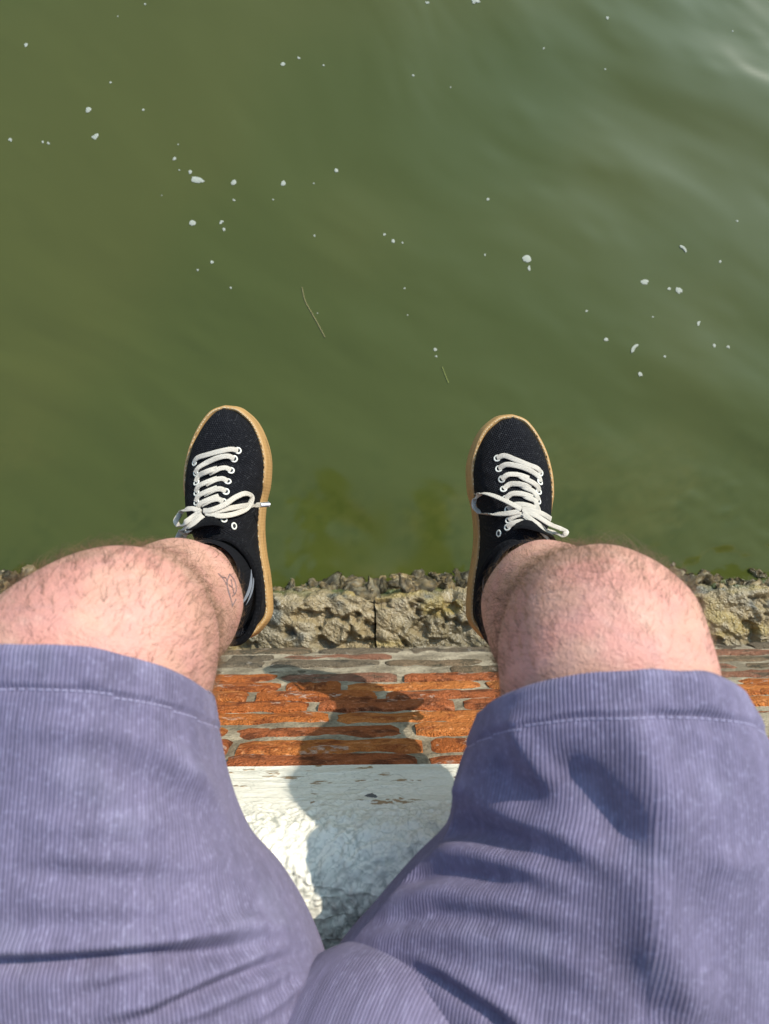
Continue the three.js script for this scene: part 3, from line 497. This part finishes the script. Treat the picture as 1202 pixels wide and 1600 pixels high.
{
  const ell = (c, r, tilt, nu, nv, du, foldy) => gridGeo(nu, nv, (i, j) => {
    const a = i / nu * Math.PI * 2, b = j / nv * Math.PI, q = V(Math.sin(b) * Math.sin(a) * r[0], Math.cos(b) * r[1], Math.sin(b) * Math.cos(a) * r[2]).applyAxisAngle(V(0, 1, 0), tilt).add(V(...c));
    const h = foldy ? foldy(q) : 0; q.y += h; if (q.y < 1.0302) q.y = 1.0302;
    return { p: [q.x, q.y, q.z], uv: [(q.x + 0.5 * (q.y - 1.1)) / PXW + du, (q.z - 0.8 * q.y) / PXW] };
  });
  const parts = [shortsLeg(0), shortsLeg(1), ell([0.000, 1.152, 0.394], [0.098, 0.088, 0.114], 0.15, 120, 90, 0.2, q => 0.003 * (fbm(q.x * 30, q.z * 14, 2, 2) - 0.5)), ell([-0.01, 1.15, 0.47], [0.235, 0.125, 0.15], 0, 90, 60, 0.6, null)];
  const sh = mesh('shorts', mergeGeometries(parts), cloth, person); mesh('hem_stitching', mergeGeometries(hemStitch), mat({ color: lin(0.33, 0.30, 0.42), roughness: 0.8 }), sh).userData.kind = 'stuff'; sh.userData.label = 'faded purple corduroy shorts, creased at the crotch';
}

// ---------------------------------------------------------------- sneakers
const knitBump = texture(512, 512, (i, j) => { const u = i / 512 * 32, v = j / 512 * 40, r = Math.floor(v), q = (u + (r % 2) * 0.5) % 1; return 0.25 + 0.7 * Math.sin(Math.PI * q) * Math.sin(Math.PI * (v % 1)) + 0.1 * tnoise(i / 16, j / 16, 32, 4); });
const knitMap = texture(256, 256, (i, j) => { const u = i / 256, v = j / 256, f = tfbm(u, v, 32, 3, 610), lint = step(0.80, 0.86, tnoise(u * 64, v * 64, 64, 622)); return mix3([0.003, 0.003, 0.0045], [0.010, 0.010, 0.013], f).map(q => q + 0.02 * lint); }, true);
const upperM = mat({ map: knitMap, bumpMap: knitBump, bumpScale: 0.0022, roughness: 0.8, specularIntensity: 0.35 });
const gumMap = texture(512, 64, (i, j) => { const a = tfbm(i / 512, j / 64, 8, 4, 700), b = tfbm(i / 512, j / 64, 32, 2, 720); return mix3([0.38, 0.21, 0.070], [0.48, 0.285, 0.108], a).map(q => q * (0.80 + 0.32 * b) * (1 - 0.35 * step(0.66, 0.74, tfbm(i / 512, j / 64, 24, 3, 760)))); }, true);
const gumBump = texture(1024, 32, (i, j) => 0.5 + 0.5 * Math.sin(i / 1024 * Math.PI * 2 * 180) * (j > 9 && j < 24 ? 1 : 0));
const gumM = mat({ map: gumMap, bumpMap: gumBump, bumpScale: 0.00015, roughness: 0.6 });
const laceBump = texture(64, 256, (i, j) => 0.5 + 0.28 * Math.sin((i / 64 * 6 + j / 256 * 60) * Math.PI * 2) + 0.28 * Math.sin((i / 64 * 6 - j / 256 * 60) * Math.PI * 2));
const laceM = mat({ color: lin(0.68, 0.61, 0.50), bumpMap: laceBump, bumpScale: 0.0005, roughness: 0.85 });
const eyeletM = mat({ color: lin(0.70, 0.68, 0.58), roughness: 0.45 }), holeM = mat({ color: lin(0.02, 0.02, 0.02), roughness: 0.9 }), aglet = mat({ color: lin(0.8, 0.78, 0.8), roughness: 0.25 });
const sockM = mat({ color: lin(0.008, 0.008, 0.010), specularIntensity: 0.4, bumpMap: texture(256, 32, (i, j) => 0.5 + 0.5 * Math.sin(i / 256 * Math.PI * 2 * 32)), bumpScale: 0.0012, roughness: 0.9 }), sockLogo = mat({ color: lin(0.16, 0.17, 0.19), roughness: 0.8 });
const stitchM = mat({ color: lin(0.72, 0.58, 0.36), roughness: 0.8 });
const OUT = [[0, 0.5, 0.5], [0.01, 13, 13], [0.03, 24, 24], [0.084, 37, 41], [0.155, 43, 45], [0.258, 47, 45], [0.364, 55, 42], [0.467, 67, 42.5], [0.573, 76, 49], [0.64, 77, 57], [0.725, 74, 62], [0.78, 69, 62], [0.85, 59.4, 57], [0.92, 44, 46.5], [0.97, 28, 30], [0.99, 16, 18], [1, 0.5, 0.5]]; // u, outer side, inner side
const HC = [[0, 0.018], [0.012, 0.045], [0.05, 0.058], [0.15, 0.060], [0.3, 0.064], [0.42, 0.078], [0.48, 0.081], [0.56, 0.072], [0.66, 0.058], [0.76, 0.047], [0.86, 0.040], [0.93, 0.032], [0.98, 0.020], [1, 0.010]];
function makeShoe(side, heelPx, toePx, label) { // side -1 left foot (outer side to the left), +1 right foot
  const D = 0.89, heel = at(...heelPx, D), toe = at(...toePx, D), L = heel.distanceTo(toe), ax = toe.clone().sub(heel).divideScalar(L), lat = V(-ax.z, 0, ax.x), K = D / FOCAL, Y0 = 0.690, YB = 0.714;
  const W = (u, w) => { const p = heel.clone().addScaledVector(ax, u * L).addScaledVector(lat, w); return p; };
  const widths = u => { const [o, i] = lut(OUT, clamp(u)); return side > 0 ? [-i * K, o * K] : [-o * K, i * K]; }; // [negative w, positive w]
  const root = new THREE.Group(); root.name = numbered('sneaker'); root.userData.label = label; person.add(root);
  // outline ring
  const us = []; for (let i = 0; i <= 70; i++) us.push(0.5 - 0.5 * Math.cos(i / 70 * Math.PI));
  const ring = [...us.map(u => [u * L, widths(u)[1]]), ...us.slice(1, -1).reverse().map(u => [u * L, widths(u)[0]])], N = ring.length;
  const nrm = ring.map((p, i) => { const a = ring[(i + N - 2) % N], b = ring[(i + 2) % N], t = [b[0] - a[0], b[1] - a[1]], l = Math.hypot(...t); return [-t[1] / l, t[0] / l].map(v => v * 1); });
  const sgn = ring.reduce((s, p, i) => s + p[1] * nrm[i][1], 0) > 0 ? 1 : -1;
  const off = (i, d) => [ring[i][0] + nrm[i][0] * d * sgn, ring[i][1] + nrm[i][1] * d * sgn];
  let arc = 0; const arcs = ring.map((p, i) => arc += i ? Math.hypot(p[0] - ring[i - 1][0], p[1] - ring[i - 1][1]) : 0);
  const fox = u => 0.024 + 0.008 * step(0.60, 0.66, u) + 0.004 * step(0.12, 0.02, u);
  const prof = [[-0.010, 0], [-0.002, 0], [0, 0.003], [0.0004, 0.010], [-0.0008, 0.6], [-0.0028, 0.93], [-0.0042, 1], [-0.0072, 1.0], [-0.0085, 0.9]];
  { const pos = [], uv = [], idx = []; prof.forEach((q, k) => { for (let i = 0; i <= N; i++) { const c = i % N, o = off(c, q[0]), f = fox(o[0] / L), p = W(o[0] / L, o[1]); pos.push(p.x, Y0 + (q[1] < 0.02 ? q[1] : q[1] * f), p.z); uv.push(arcs[c] / 0.7, k / 8); } });
    for (let k = 0; k < prof.length - 1; k++) for (let i = 0; i < N; i++) { const a = k * (N + 1) + i; idx.push(a, a + 1, a + N + 1, a + 1, a + N + 2, a + N + 1); }
    const cI = pos.length / 3, cp = W(0.5, 0); pos.push(cp.x, Y0, cp.z); uv.push(0.5, 0); for (let i = 0; i < N; i++) idx.push(cI, i, i + 1);
    const sole = mesh('gum_sole', geom(pos, idx, uv), gumM, root);
    const st = []; for (let a = 0; a < arc; a += 0.0042) { let i = arcs.findIndex(v => v >= a); if (i < 0) break; const o = off(i, -0.0056), o2 = off((i + 1) % N, -0.0056), g = new THREE.BoxGeometry(0.0024, 0.0006, 0.0006), p = W(o[0] / L, o[1]), p2 = W(o2[0] / L, o2[1]); g.rotateY(-Math.atan2(p2.z - p.z, p2.x - p.x)); g.translate(p.x, Y0 + fox(o[0] / L) + 0.0004, p.z); st.push(g); }
    const s = mesh('stitching', mergeGeometries(st), stitchM, sole); s.userData.kind = 'stuff'; }
  // upper: height over the plan of the shoe
  const inset = 0.0062, op = (u, w) => { const c = (widths(0.25)[0] + widths(0.25)[1]) / 2; return Math.hypot((u - 0.235) * L / 0.064, (w - c) / 0.034); };
  const H = (u, w) => {
    const [a, b] = widths(u), lo = a + inset, hi = b - inset; if (hi - lo < 0.002) return YB; const t = clamp((w - (lo + hi) / 2) / ((hi - lo) / 2), -1, 1), h = lut(HC, clamp(u))[0], n = mix(2.1, 3.4, step(0.45, 0.2, u));
    const crease = 0.0016 * Math.sin((u - 0.70) * 95 + w * 40) * step(0.62, 0.69, u) * step(0.80, 0.74, u) * (1 - t * t);
    return YB + (h + crease + 0.0012 * (fbm(u * 14, w * 60, side + 3, 2) - 0.5)) * Math.pow(1 - Math.pow(Math.abs(t), n), 1 / n) - 0.030 * step(1.0, 0.72, op(u, w));
  };
  const nuS = 150, nvS = 76;
  const upper = gridGeo(nuS, nvS, (i, j) => {
    const u = clamp(0.5 - 0.5 * Math.cos(i / nuS * Math.PI), 0.004, 0.996), [a, b] = widths(u), lo = a + inset, hi = b - inset, s = -Math.cos(j / nvS * Math.PI), w = hi > lo ? (lo + hi) / 2 + s * (hi - lo) / 2 : (a + b) / 2, uu = 0.021 + u * 0.958;
    const p = W(uu, w), y = j === 0 || j === nvS ? Y0 + fox(u) - 0.004 : Math.max(H(u, w), Y0 + fox(u) - 0.004); return { p: [p.x, y, p.z], uv: [w / 0.085, (u * L + (y - YB) * 0.5) / 0.085] };
  });
  mesh('upper', upper, upperM, root);
  const spot = (px, py, lift = 0) => { let y = 0.77, p; for (let k = 0; k < 14; k++) { p = at(px, py, CAM_Y - y); const dx = p.x - heel.x, dz = p.z - heel.z, u = (dx * ax.x + dz * ax.z) / L, w = dx * lat.x + dz * lat.z; y = mix(y, H((clamp(u) - 0.021) / 0.958, w) + lift, 0.7); } p.y = y; return p; };
  const nAt = p => { const f = q => { const dx = q[0] - heel.x, dz = q[2] - heel.z; return q[1] - H(((dx * ax.x + dz * ax.z) / L - 0.021) / 0.958, dx * lat.x + dz * lat.z); }; return V(...grad(f, [p.x, p.y, p.z], 0.002)); };
  // collar roll, and the second line of it
  { const c = (widths(0.25)[0] + widths(0.25)[1]) / 2, pts = []; for (let i = 0; i < 40; i++) { const a = i / 40 * Math.PI * 2, u = 0.235 + Math.cos(a) * 0.064 / L * 0.97, w = c + Math.sin(a) * 0.0335; const p = W(u, w); p.y = YB + lut(HC, u)[0] - 0.004 + 0.006 * Math.cos(a) * Math.cos(a); pts.push(p); } const col = new THREE.TubeGeometry(new THREE.CatmullRomCurve3(pts, true), 90, 0.0042, 8, true); mesh('collar', col, upperM, root); }
  // sock
  { const c = (widths(0.25)[0] + widths(0.25)[1]) / 2, low = W(0.25, c), an = side > 0 ? V(0.160, 0, 0.073) : V(-0.200, 0, 0.073);
    const g = gridGeo(96, 24, (i, j) => { const a = i / 96 * Math.PI * 2, f = j / 24, e = Math.pow(f, 1.3), cx = mix(an.x, low.x, e), cz = mix(an.z, low.z, e), rx = mix(0.0405, 0.034, e) - (j === 0 ? 0.004 : 0) + 0.0012 * step(0.12, 0, f), rz = mix(0.0415, 0.060, e) - (j === 0 ? 0.004 : 0) + 0.0012 * step(0.12, 0, f); return { p: [cx + Math.cos(a) * rx, 0.812 - 0.062 * f + 0.004 * Math.sin(a), cz + Math.sin(a) * rz], uv: [i / 96 * 6, f] }; });
    const sock = mesh('sock', g, sockM, root);
    const at2 = (a, f) => { const e = Math.pow(f, 1.3); return V(mix(an.x, low.x, e) + Math.cos(a) * (mix(0.0405, 0.034, e) + 0.0012), 0.8125 - 0.062 * f + 0.004 * Math.sin(a), mix(an.z, low.z, e) + Math.sin(a) * (mix(0.0415, 0.060, e) + 0.0012)); };
    const lg = [], am = side > 0 ? Math.PI : 0, sg = side > 0 ? 1 : -1;
    for (const [b0, b1, f0, f1, r] of side > 0 ? [[0.1, -0.7, 0.5, 0.62, 0.0006], [0.0, -0.6, 0.62, 0.72, 0.0005]] : [[-0.75, 0.25, 0.34, 0.52, 0.0019], [-0.6, 0.15, 0.52, 0.60, 0.0012]]) { const pts = []; for (let k = 0; k <= 10; k++) pts.push(at2(am + sg * -mix(b0, b1, k / 10) * (side > 0 ? -1 : -1), mix(f0, f1, k / 10))); lg.push(ribbon(pts, r, 0.0004, k => Math.sin(Math.PI * k) * 0.9 + 0.1)); }
    mesh('sock_mark', mergeGeometries(lg), sockLogo, sock); }
  return { root, spot, nAt, W, H, widths, L };
}
// flat lace along points: half width hw, half thickness ht
function ribbon(points, hw, ht, taper = () => 1, upOf = null) {
  const c = new THREE.CatmullRomCurve3(points, false, 'centripetal'), n = Math.max(10, Math.round(c.getLength() / 0.0018)), ns = 10, pos = [], uv = [], idx = []; let len = 0, last = null;
  for (let i = 0; i <= n; i++) {
    const p = c.getPointAt(i / n), t = c.getTangentAt(i / n), up = upOf ? upOf(p, i / n) : V(0, 1, 0); if (last) len += p.distanceTo(last); last = p.clone();
    const s = V().crossVectors(t, up); if (s.length() < 0.15) s.add(V(0.3, 0, 0.3)); s.normalize(); const u = V().crossVectors(s, t).normalize(), k = taper(i / n);
    for (let j = 0; j <= ns; j++) { const a = j / ns * Math.PI * 2, q = p.clone().addScaledVector(s, Math.sign(Math.cos(a)) * Math.pow(Math.abs(Math.cos(a)), 0.5) * hw * k).addScaledVector(u, Math.sin(a) * ht); pos.push(q.x, q.y, q.z); uv.push(j / ns * 2, len / 0.02); }
  }
  for (let i = 0; i < n; i++) for (let j = 0; j < ns; j++) { const a = i * (ns + 1) + j; idx.push(a, a + 1, a + ns + 1, a + 1, a + ns + 2, a + ns + 1); }
  return geom(pos, idx, uv);
}
const HW = 0.0032, HT = 0.0008;
function strand(shoe, pts, name = 'lace', edge = 0) { // pts: [pixel x, pixel y, mm above the upper]
  const P = pts.map(p => shoe.spot(p[0], p[1], p[2] * 0.001));
  return mesh(name, ribbon(P, HW, HT, () => 1, p => edge ? V(0.35, 1, -0.35).normalize() : shoe.nAt(p).add(V(0, 0.6, 0)).normalize()), laceM, shoe.root);
}
function eyelet(shoe, px, py) {
  const p = shoe.spot(px, py, 0.0006), n = shoe.nAt(p), g = new THREE.TorusGeometry(0.0034, 0.0011, 8, 20); g.scale(1, 1, 0.7);
  p.y = shoe.spot(px, py, 0.0004).y;
  const e = mesh('eyelet', g, eyeletM, shoe.root); e.position.copy(p); e.quaternion.setFromUnitVectors(V(0, 0, 1), n);
  const h = mesh('eyelet_hole', new THREE.CylinderGeometry(0.0026, 0.0026, 0.0008, 14).rotateX(Math.PI / 2), holeM, shoe.root); h.position.copy(p); h.quaternion.copy(e.quaternion);
}
function knot(shoe, px, py, r) {
  const c = shoe.spot(px, py, 5), gs = [];
  for (const [a, b] of [[0.3, 0], [1.25, 0.0012], [-0.5, -0.001]]) { const pts = []; for (let i = 0; i <= 12; i++) { const t = i / 12 * Math.PI * 1.5 - 0.5; pts.push(V(Math.cos(a) * Math.cos(t) * r * 0.55 + b, Math.sin(t) * r * 0.55, Math.sin(a) * Math.cos(t) * r).add(c)); } gs.push(ribbon(pts, HW * 0.95, HT * 1.2, () => 1, p => p.clone().sub(c).normalize())); }
  const core = new THREE.SphereGeometry(r * 0.55, 12, 8); core.translate(c.x, c.y - 0.001, c.z); gs.push(core.toNonIndexed ? core : core);
  mesh('lace_knot', mergeGeometries(gs.map(g => { const q = g.index ? g.toNonIndexed() : g; return q; })), laceM, shoe.root);
}
function tongue(shoe, pts) { const P = pts.map(p => shoe.spot(p[0], p[1], p[2])); mesh('tongue', ribbon(P, 0.0085, 0.0018, () => 1, () => V(0, 0.55, -0.8).normalize()), upperM, shoe.root); }
{ // left shoe
  const s = makeShoe(-1, [384, 1000], [352, 632], 'black knit sneaker with gum sole on the tattooed leg');
  const E = [[372, 704], [366, 717], [361, 735], [356, 752], [353, 768], [349, 784]], A = [[303, 722], [305, 738], [306, 753], [306, 769], [306, 784], [308, 797]];
  for (const e of [...E, [350, 811], [366, 822]]) eyelet(s, ...e);
  for (const e of A) eyelet(s, e[0] + 1, e[1] + 1);
  strand(s, [[372, 704, 1], [362, 702, 2.6], [345, 705, 3], [322, 711, 2.6], [308, 716, 2.2], [303, 723, 0.8]]);
  strand(s, [[366, 717, 1], [358, 713, 2.6], [345, 714, 3], [325, 722, 2.6], [310, 731, 2.2], [305, 739, 0.8]]);
  for (let k = 2; k < 6; k++) {
    const e = E[k], a = A[k];
    strand(s, [[e[0], e[1], 1], [e[0] - 8, e[1] - 4, 2.8], [e[0] - 17, e[1] - 3, 3.0], [e[0] - 26, e[1] + 1, 2.2], [e[0] - 34, e[1] + 5, 0.9]]);
    strand(s, [[a[0], a[1], 0.8], [a[0] + 4, a[1] - 9, 2.4], [a[0] + 15, a[1] - 15, 3.6], [a[0] + 25, a[1] - 19, 3.2], [a[0] + 34, a[1] - 22, 1.0]]);
  }
  tongue(s, [[296, 833, 0.003], [305, 823, 0.008], [320, 815, 0.012], [335, 814, 0.010], [347, 820, 0.004]]);
  strand(s, [[318, 798, 5], [330, 797, 7], [350, 789, 8], [368, 777, 9], [384, 771, 9], [394, 777, 8], [389, 791, 6], [370, 802, 6], [345, 806, 6], [322, 802, 5]], 'lace_loop', 1);
  strand(s, [[320, 800, 5], [340, 798, 5], [360, 794, 4], [385, 790, 4], [405, 789, 12], [421, 788, 26]], 'lace_end');
  { const p = at(408, 789, 0.853), q = at(422, 788, 0.858); mesh('aglet', new THREE.TubeGeometry(new THREE.LineCurve3(p, q), 2, 0.0018, 8), aglet, s.root); }
  strand(s, [[314, 800, 5], [302, 795, 8], [290, 796, 14], [281, 804, 24], [275, 815, 34], [279, 821, 36], [290, 816, 22], [304, 806, 8], [314, 800, 5]], 'lace_loop', 1);
  strand(s, [[316, 804, 5], [304, 813, 9], [290, 823, 22], [280, 836, 40], [275, 850, 48], [272, 866, 46]], 'lace_end', 1);
  strand(s, [[318, 806, 5], [308, 816, 10], [296, 827, 18], [287, 842, 34], [282, 860, 42]], 'lace_end', 1);
  knot(s, 316, 799, 0.0085);
}
{ // right shoe
  const s = makeShoe(1, [771, 1005], [800, 646], 'black knit sneaker with gum sole on the leg without a tattoo');
  const E = [[777, 716], [779.5, 732.5], [784, 749], [787, 764], [790, 779], [794, 796], [795, 813]], A = [[846, 738], [845, 752], [843, 767], [842, 782], [842, 797]];
  for (const e of [...E, [793, 824], [779.5, 833.6]]) eyelet(s, ...e);
  for (const e of A) eyelet(s, e[0] - 1, e[1] + 1);
  strand(s, [[777, 716, 1], [787, 712, 2.6], [805, 718, 3], [825, 726, 2.8], [840, 732, 2.2], [846, 739, 0.8]]);
  strand(s, [[779.5, 732, 1], [791, 726, 2.6], [809, 728, 3], [826, 734, 2.8], [842, 745, 2.2], [845, 753, 0.8]]);
  for (let k = 2; k < 6; k++) {
    const e = E[k], a = A[Math.min(k, 4)];
    strand(s, [[e[0], e[1], 1], [e[0] + 9, e[1] - 7, 2.8], [e[0] + 20, e[1] - 8, 3.6], [e[0] + 32, e[1] - 6, 3.2], [e[0] + 43, e[1] - 2, 1.2]]);
    if (k < 5) strand(s, [[e[0] + 22, e[1] - 9, 1.0], [e[0] + 34, e[1] - 2, 2.6], [e[0] + 47, e[1] + 4, 3.2], [a[0] - 3, a[1] - 7, 2.4], [a[0], a[1], 0.8]]);
  }
  strand(s, [[795, 813, 1], [801, 808, 2.6], [812, 804, 3], [822, 806, 2]]);
  strand(s, [[793, 824, 1], [801, 818, 2.6], [815, 815, 3], [830, 818, 2]]);
  tongue(s, [[806, 822, 0.004], [820, 819, 0.010], [836, 823, 0.012], [850, 832, 0.010], [860, 845, 0.006]]);
  strand(s, [[815, 796, 5], [797, 786, 8], [770, 774, 10], [753, 771, 10], [742, 780, 14], [741, 792, 16], [750, 801, 12], [772, 803, 7], [795, 802, 6], [812, 799, 5]], 'lace_loop', 1);
  strand(s, [[818, 798, 5], [838, 806, 8], [858, 818, 16], [876, 826, 28], [886, 831, 34], [880, 836, 34], [864, 832, 20], [842, 820, 9], [822, 805, 5]], 'lace_loop', 1);
  strand(s, [[818, 802, 5], [832, 814, 8], [848, 830, 12], [858, 842, 18], [865, 850, 24]], 'lace_end');
  strand(s, [[816, 796, 5], [832, 798, 7], [848, 803, 8], [861, 811, 10]], 'lace_end');
  strand(s, [[820, 806, 5], [838, 822, 9], [852, 836, 14], [861, 852, 22], [863, 868, 28]], 'lace_end', 1);
  knot(s, 816, 798, 0.009);
}

// ---------------------------------------------------------------- floating foam and bits of straw
{
  const R = rng(123), fm = mat({ color: lin(0.42, 0.43, 0.34), roughness: 0.8, bumpMap: gritAt(6), bumpScale: 0.001 });
  const big = [[311, 282, 12, 5, 0.3, 'largest elongated foam fleck, beside a tiny round one'], [1008, 441, 7, 4.5, 0.1, 'oval foam fleck leading a short row of two more'], [990, 543, 9, 6, -0.9, 'bent foam fleck with a round one at its side'], [1070, 387, 8, 5, 0.8, 'curled comma shaped foam fleck by itself'], [741, 1, 10, 6, 0.2, 'foam fleck cut by the far edge of the view'], [823, 405, 6, 6, 1.2, 'round foam fleck with a smaller one just below it'], [149, 213, 5.5, 5, 0, 'lower of two round foam flecks close together'], [139, 171, 5, 4.5, 0, 'upper of two round foam flecks close together']];
  const small = [[40, 69, 3.5], [15, 217, 4], [66, 221, 2], [75, 223, 2.6], [272, 248, 3], [297, 268, 3.5], [280, 265, 1.8], [365, 285, 4.5], [366, 313, 2], [442, 287, 4.8], [525, 266, 4], [491, 286, 1.8], [301, 349, 4.6], [346, 347, 3.2], [350, 359, 2.8], [331, 410, 3], [309, 421, 2.6], [442, 100, 3], [467, 90, 2.2], [506, 102, 1.8], [614, 377, 3.8], [629, 379, 2.6], [601, 367, 2], [827, 419, 3.6], [1047, 451, 3], [1061, 454, 5.5], [1153, 344, 2.6], [1126, 408, 2], [1092, 505, 3.6], [948, 531, 4], [1000, 585, 4], [1138, 541, 3.8], [1116, 540, 2.6], [668, 4, 3], [949, 29, 3], [680, 546, 3.4], [632, 450, 2.2], [763, 311, 2], [850, 75, 1.6], [224, 171, 2], [172, 128, 1.8], [1020, 495, 2], [917, 486, 1.8], [758, 398, 1.6], [361, 450, 2]];
  for (let i = 0; i < 14; i++) small.push([R() * 1202, R() * 600, 1 + R() * 0.8]);
  const blob = (k) => gridGeo(14, 4, (i, j) => { const a = i / 14 * Math.PI * 2, f = j / 4, r = f * (0.85 + 1.1 * (noise(Math.cos(a) * 1.5 + 4 + k * 7, Math.sin(a) * 1.5 + 4) - 0.5)); return { p: [Math.cos(a) * r, 0.5 * Math.sqrt(1 - f * f * 0.98) + 0.12 * noise(Math.cos(a) * r * 3 + k, Math.sin(a) * r * 3), Math.sin(a) * r], uv: [Math.cos(a) * r, Math.sin(a) * r] }; });
  const blobs = [0, 1, 2, 3, 4].map(blob); let n = 0;
  const put = (px, py, rx, rz, turn, g) => { const p = at(px, py, CAM_Y - 0.003), k = 1.6 / FOCAL, f = mesh('foam_fleck', g, fm); f.position.set(p.x, waterH(p.x, p.z) + 0.0005, p.z); f.scale.set(rx * k, Math.min(rx, rz) * k * 0.22, rz * k); f.rotation.y = -turn; return f; };
  for (const [px, py, rx, rz, t, l] of big) {
    const bent = l.startsWith('bent') || l.startsWith('curled');
    const g = bent ? gridGeo(18, 8, (i, j) => { const a = -1.2 + 2.4 * i / 18, b = j / 8 * Math.PI * 2, w = 0.42 * Math.sqrt(Math.max(0.02, 1 - Math.pow((i - 8) / 10.2, 2))); return { p: [Math.sin(a) * (0.8 + w * Math.cos(b)), 0.9 * w * Math.sin(b) + 0.35, 0.9 * (1 - Math.cos(a) * (0.8 + w * Math.cos(b)) * 1.1)], uv: [a, b] }; }) : blobs[n++ % 5];
    tag(put(px, py, rx, rz, t, g), 'white ' + l, 'foam', 'foam flecks on the water');
  }
  for (const [px, py, r] of small) tag(put(px, py, r * (0.9 + R() * 0.3), r * (0.75 + R() * 0.3), R() * 3, blobs[n++ % 5]), 'tiny white foam speck drifting on the green water', 'foam', 'tiny foam specks on the water');
  const stick = (pts, r, color, label, name) => { const P = pts.map(q => { const p = at(...q, 1.598); p.y = waterH(p.x, p.z) + 0.0006; return p; }); const m = mesh(name, new THREE.TubeGeometry(new THREE.CatmullRomCurve3(P), 24, r, 6), mat({ color, roughness: 0.7 })); tag(m, label, 'straw'); };
  stick([[472, 449], [477, 470], [489, 492], [500, 512], [508, 527]], 0.0011, lin(0.20, 0.17, 0.06), 'long thin brown straw floating beyond the toes', 'floating_straw');
  stick([[691, 573], [696, 586], [701, 598]], 0.0011, lin(0.18, 0.20, 0.04), 'short yellow green grass blade floating by the untattooed foot', 'grass_blade');
}
renderer.render(scene, camera);
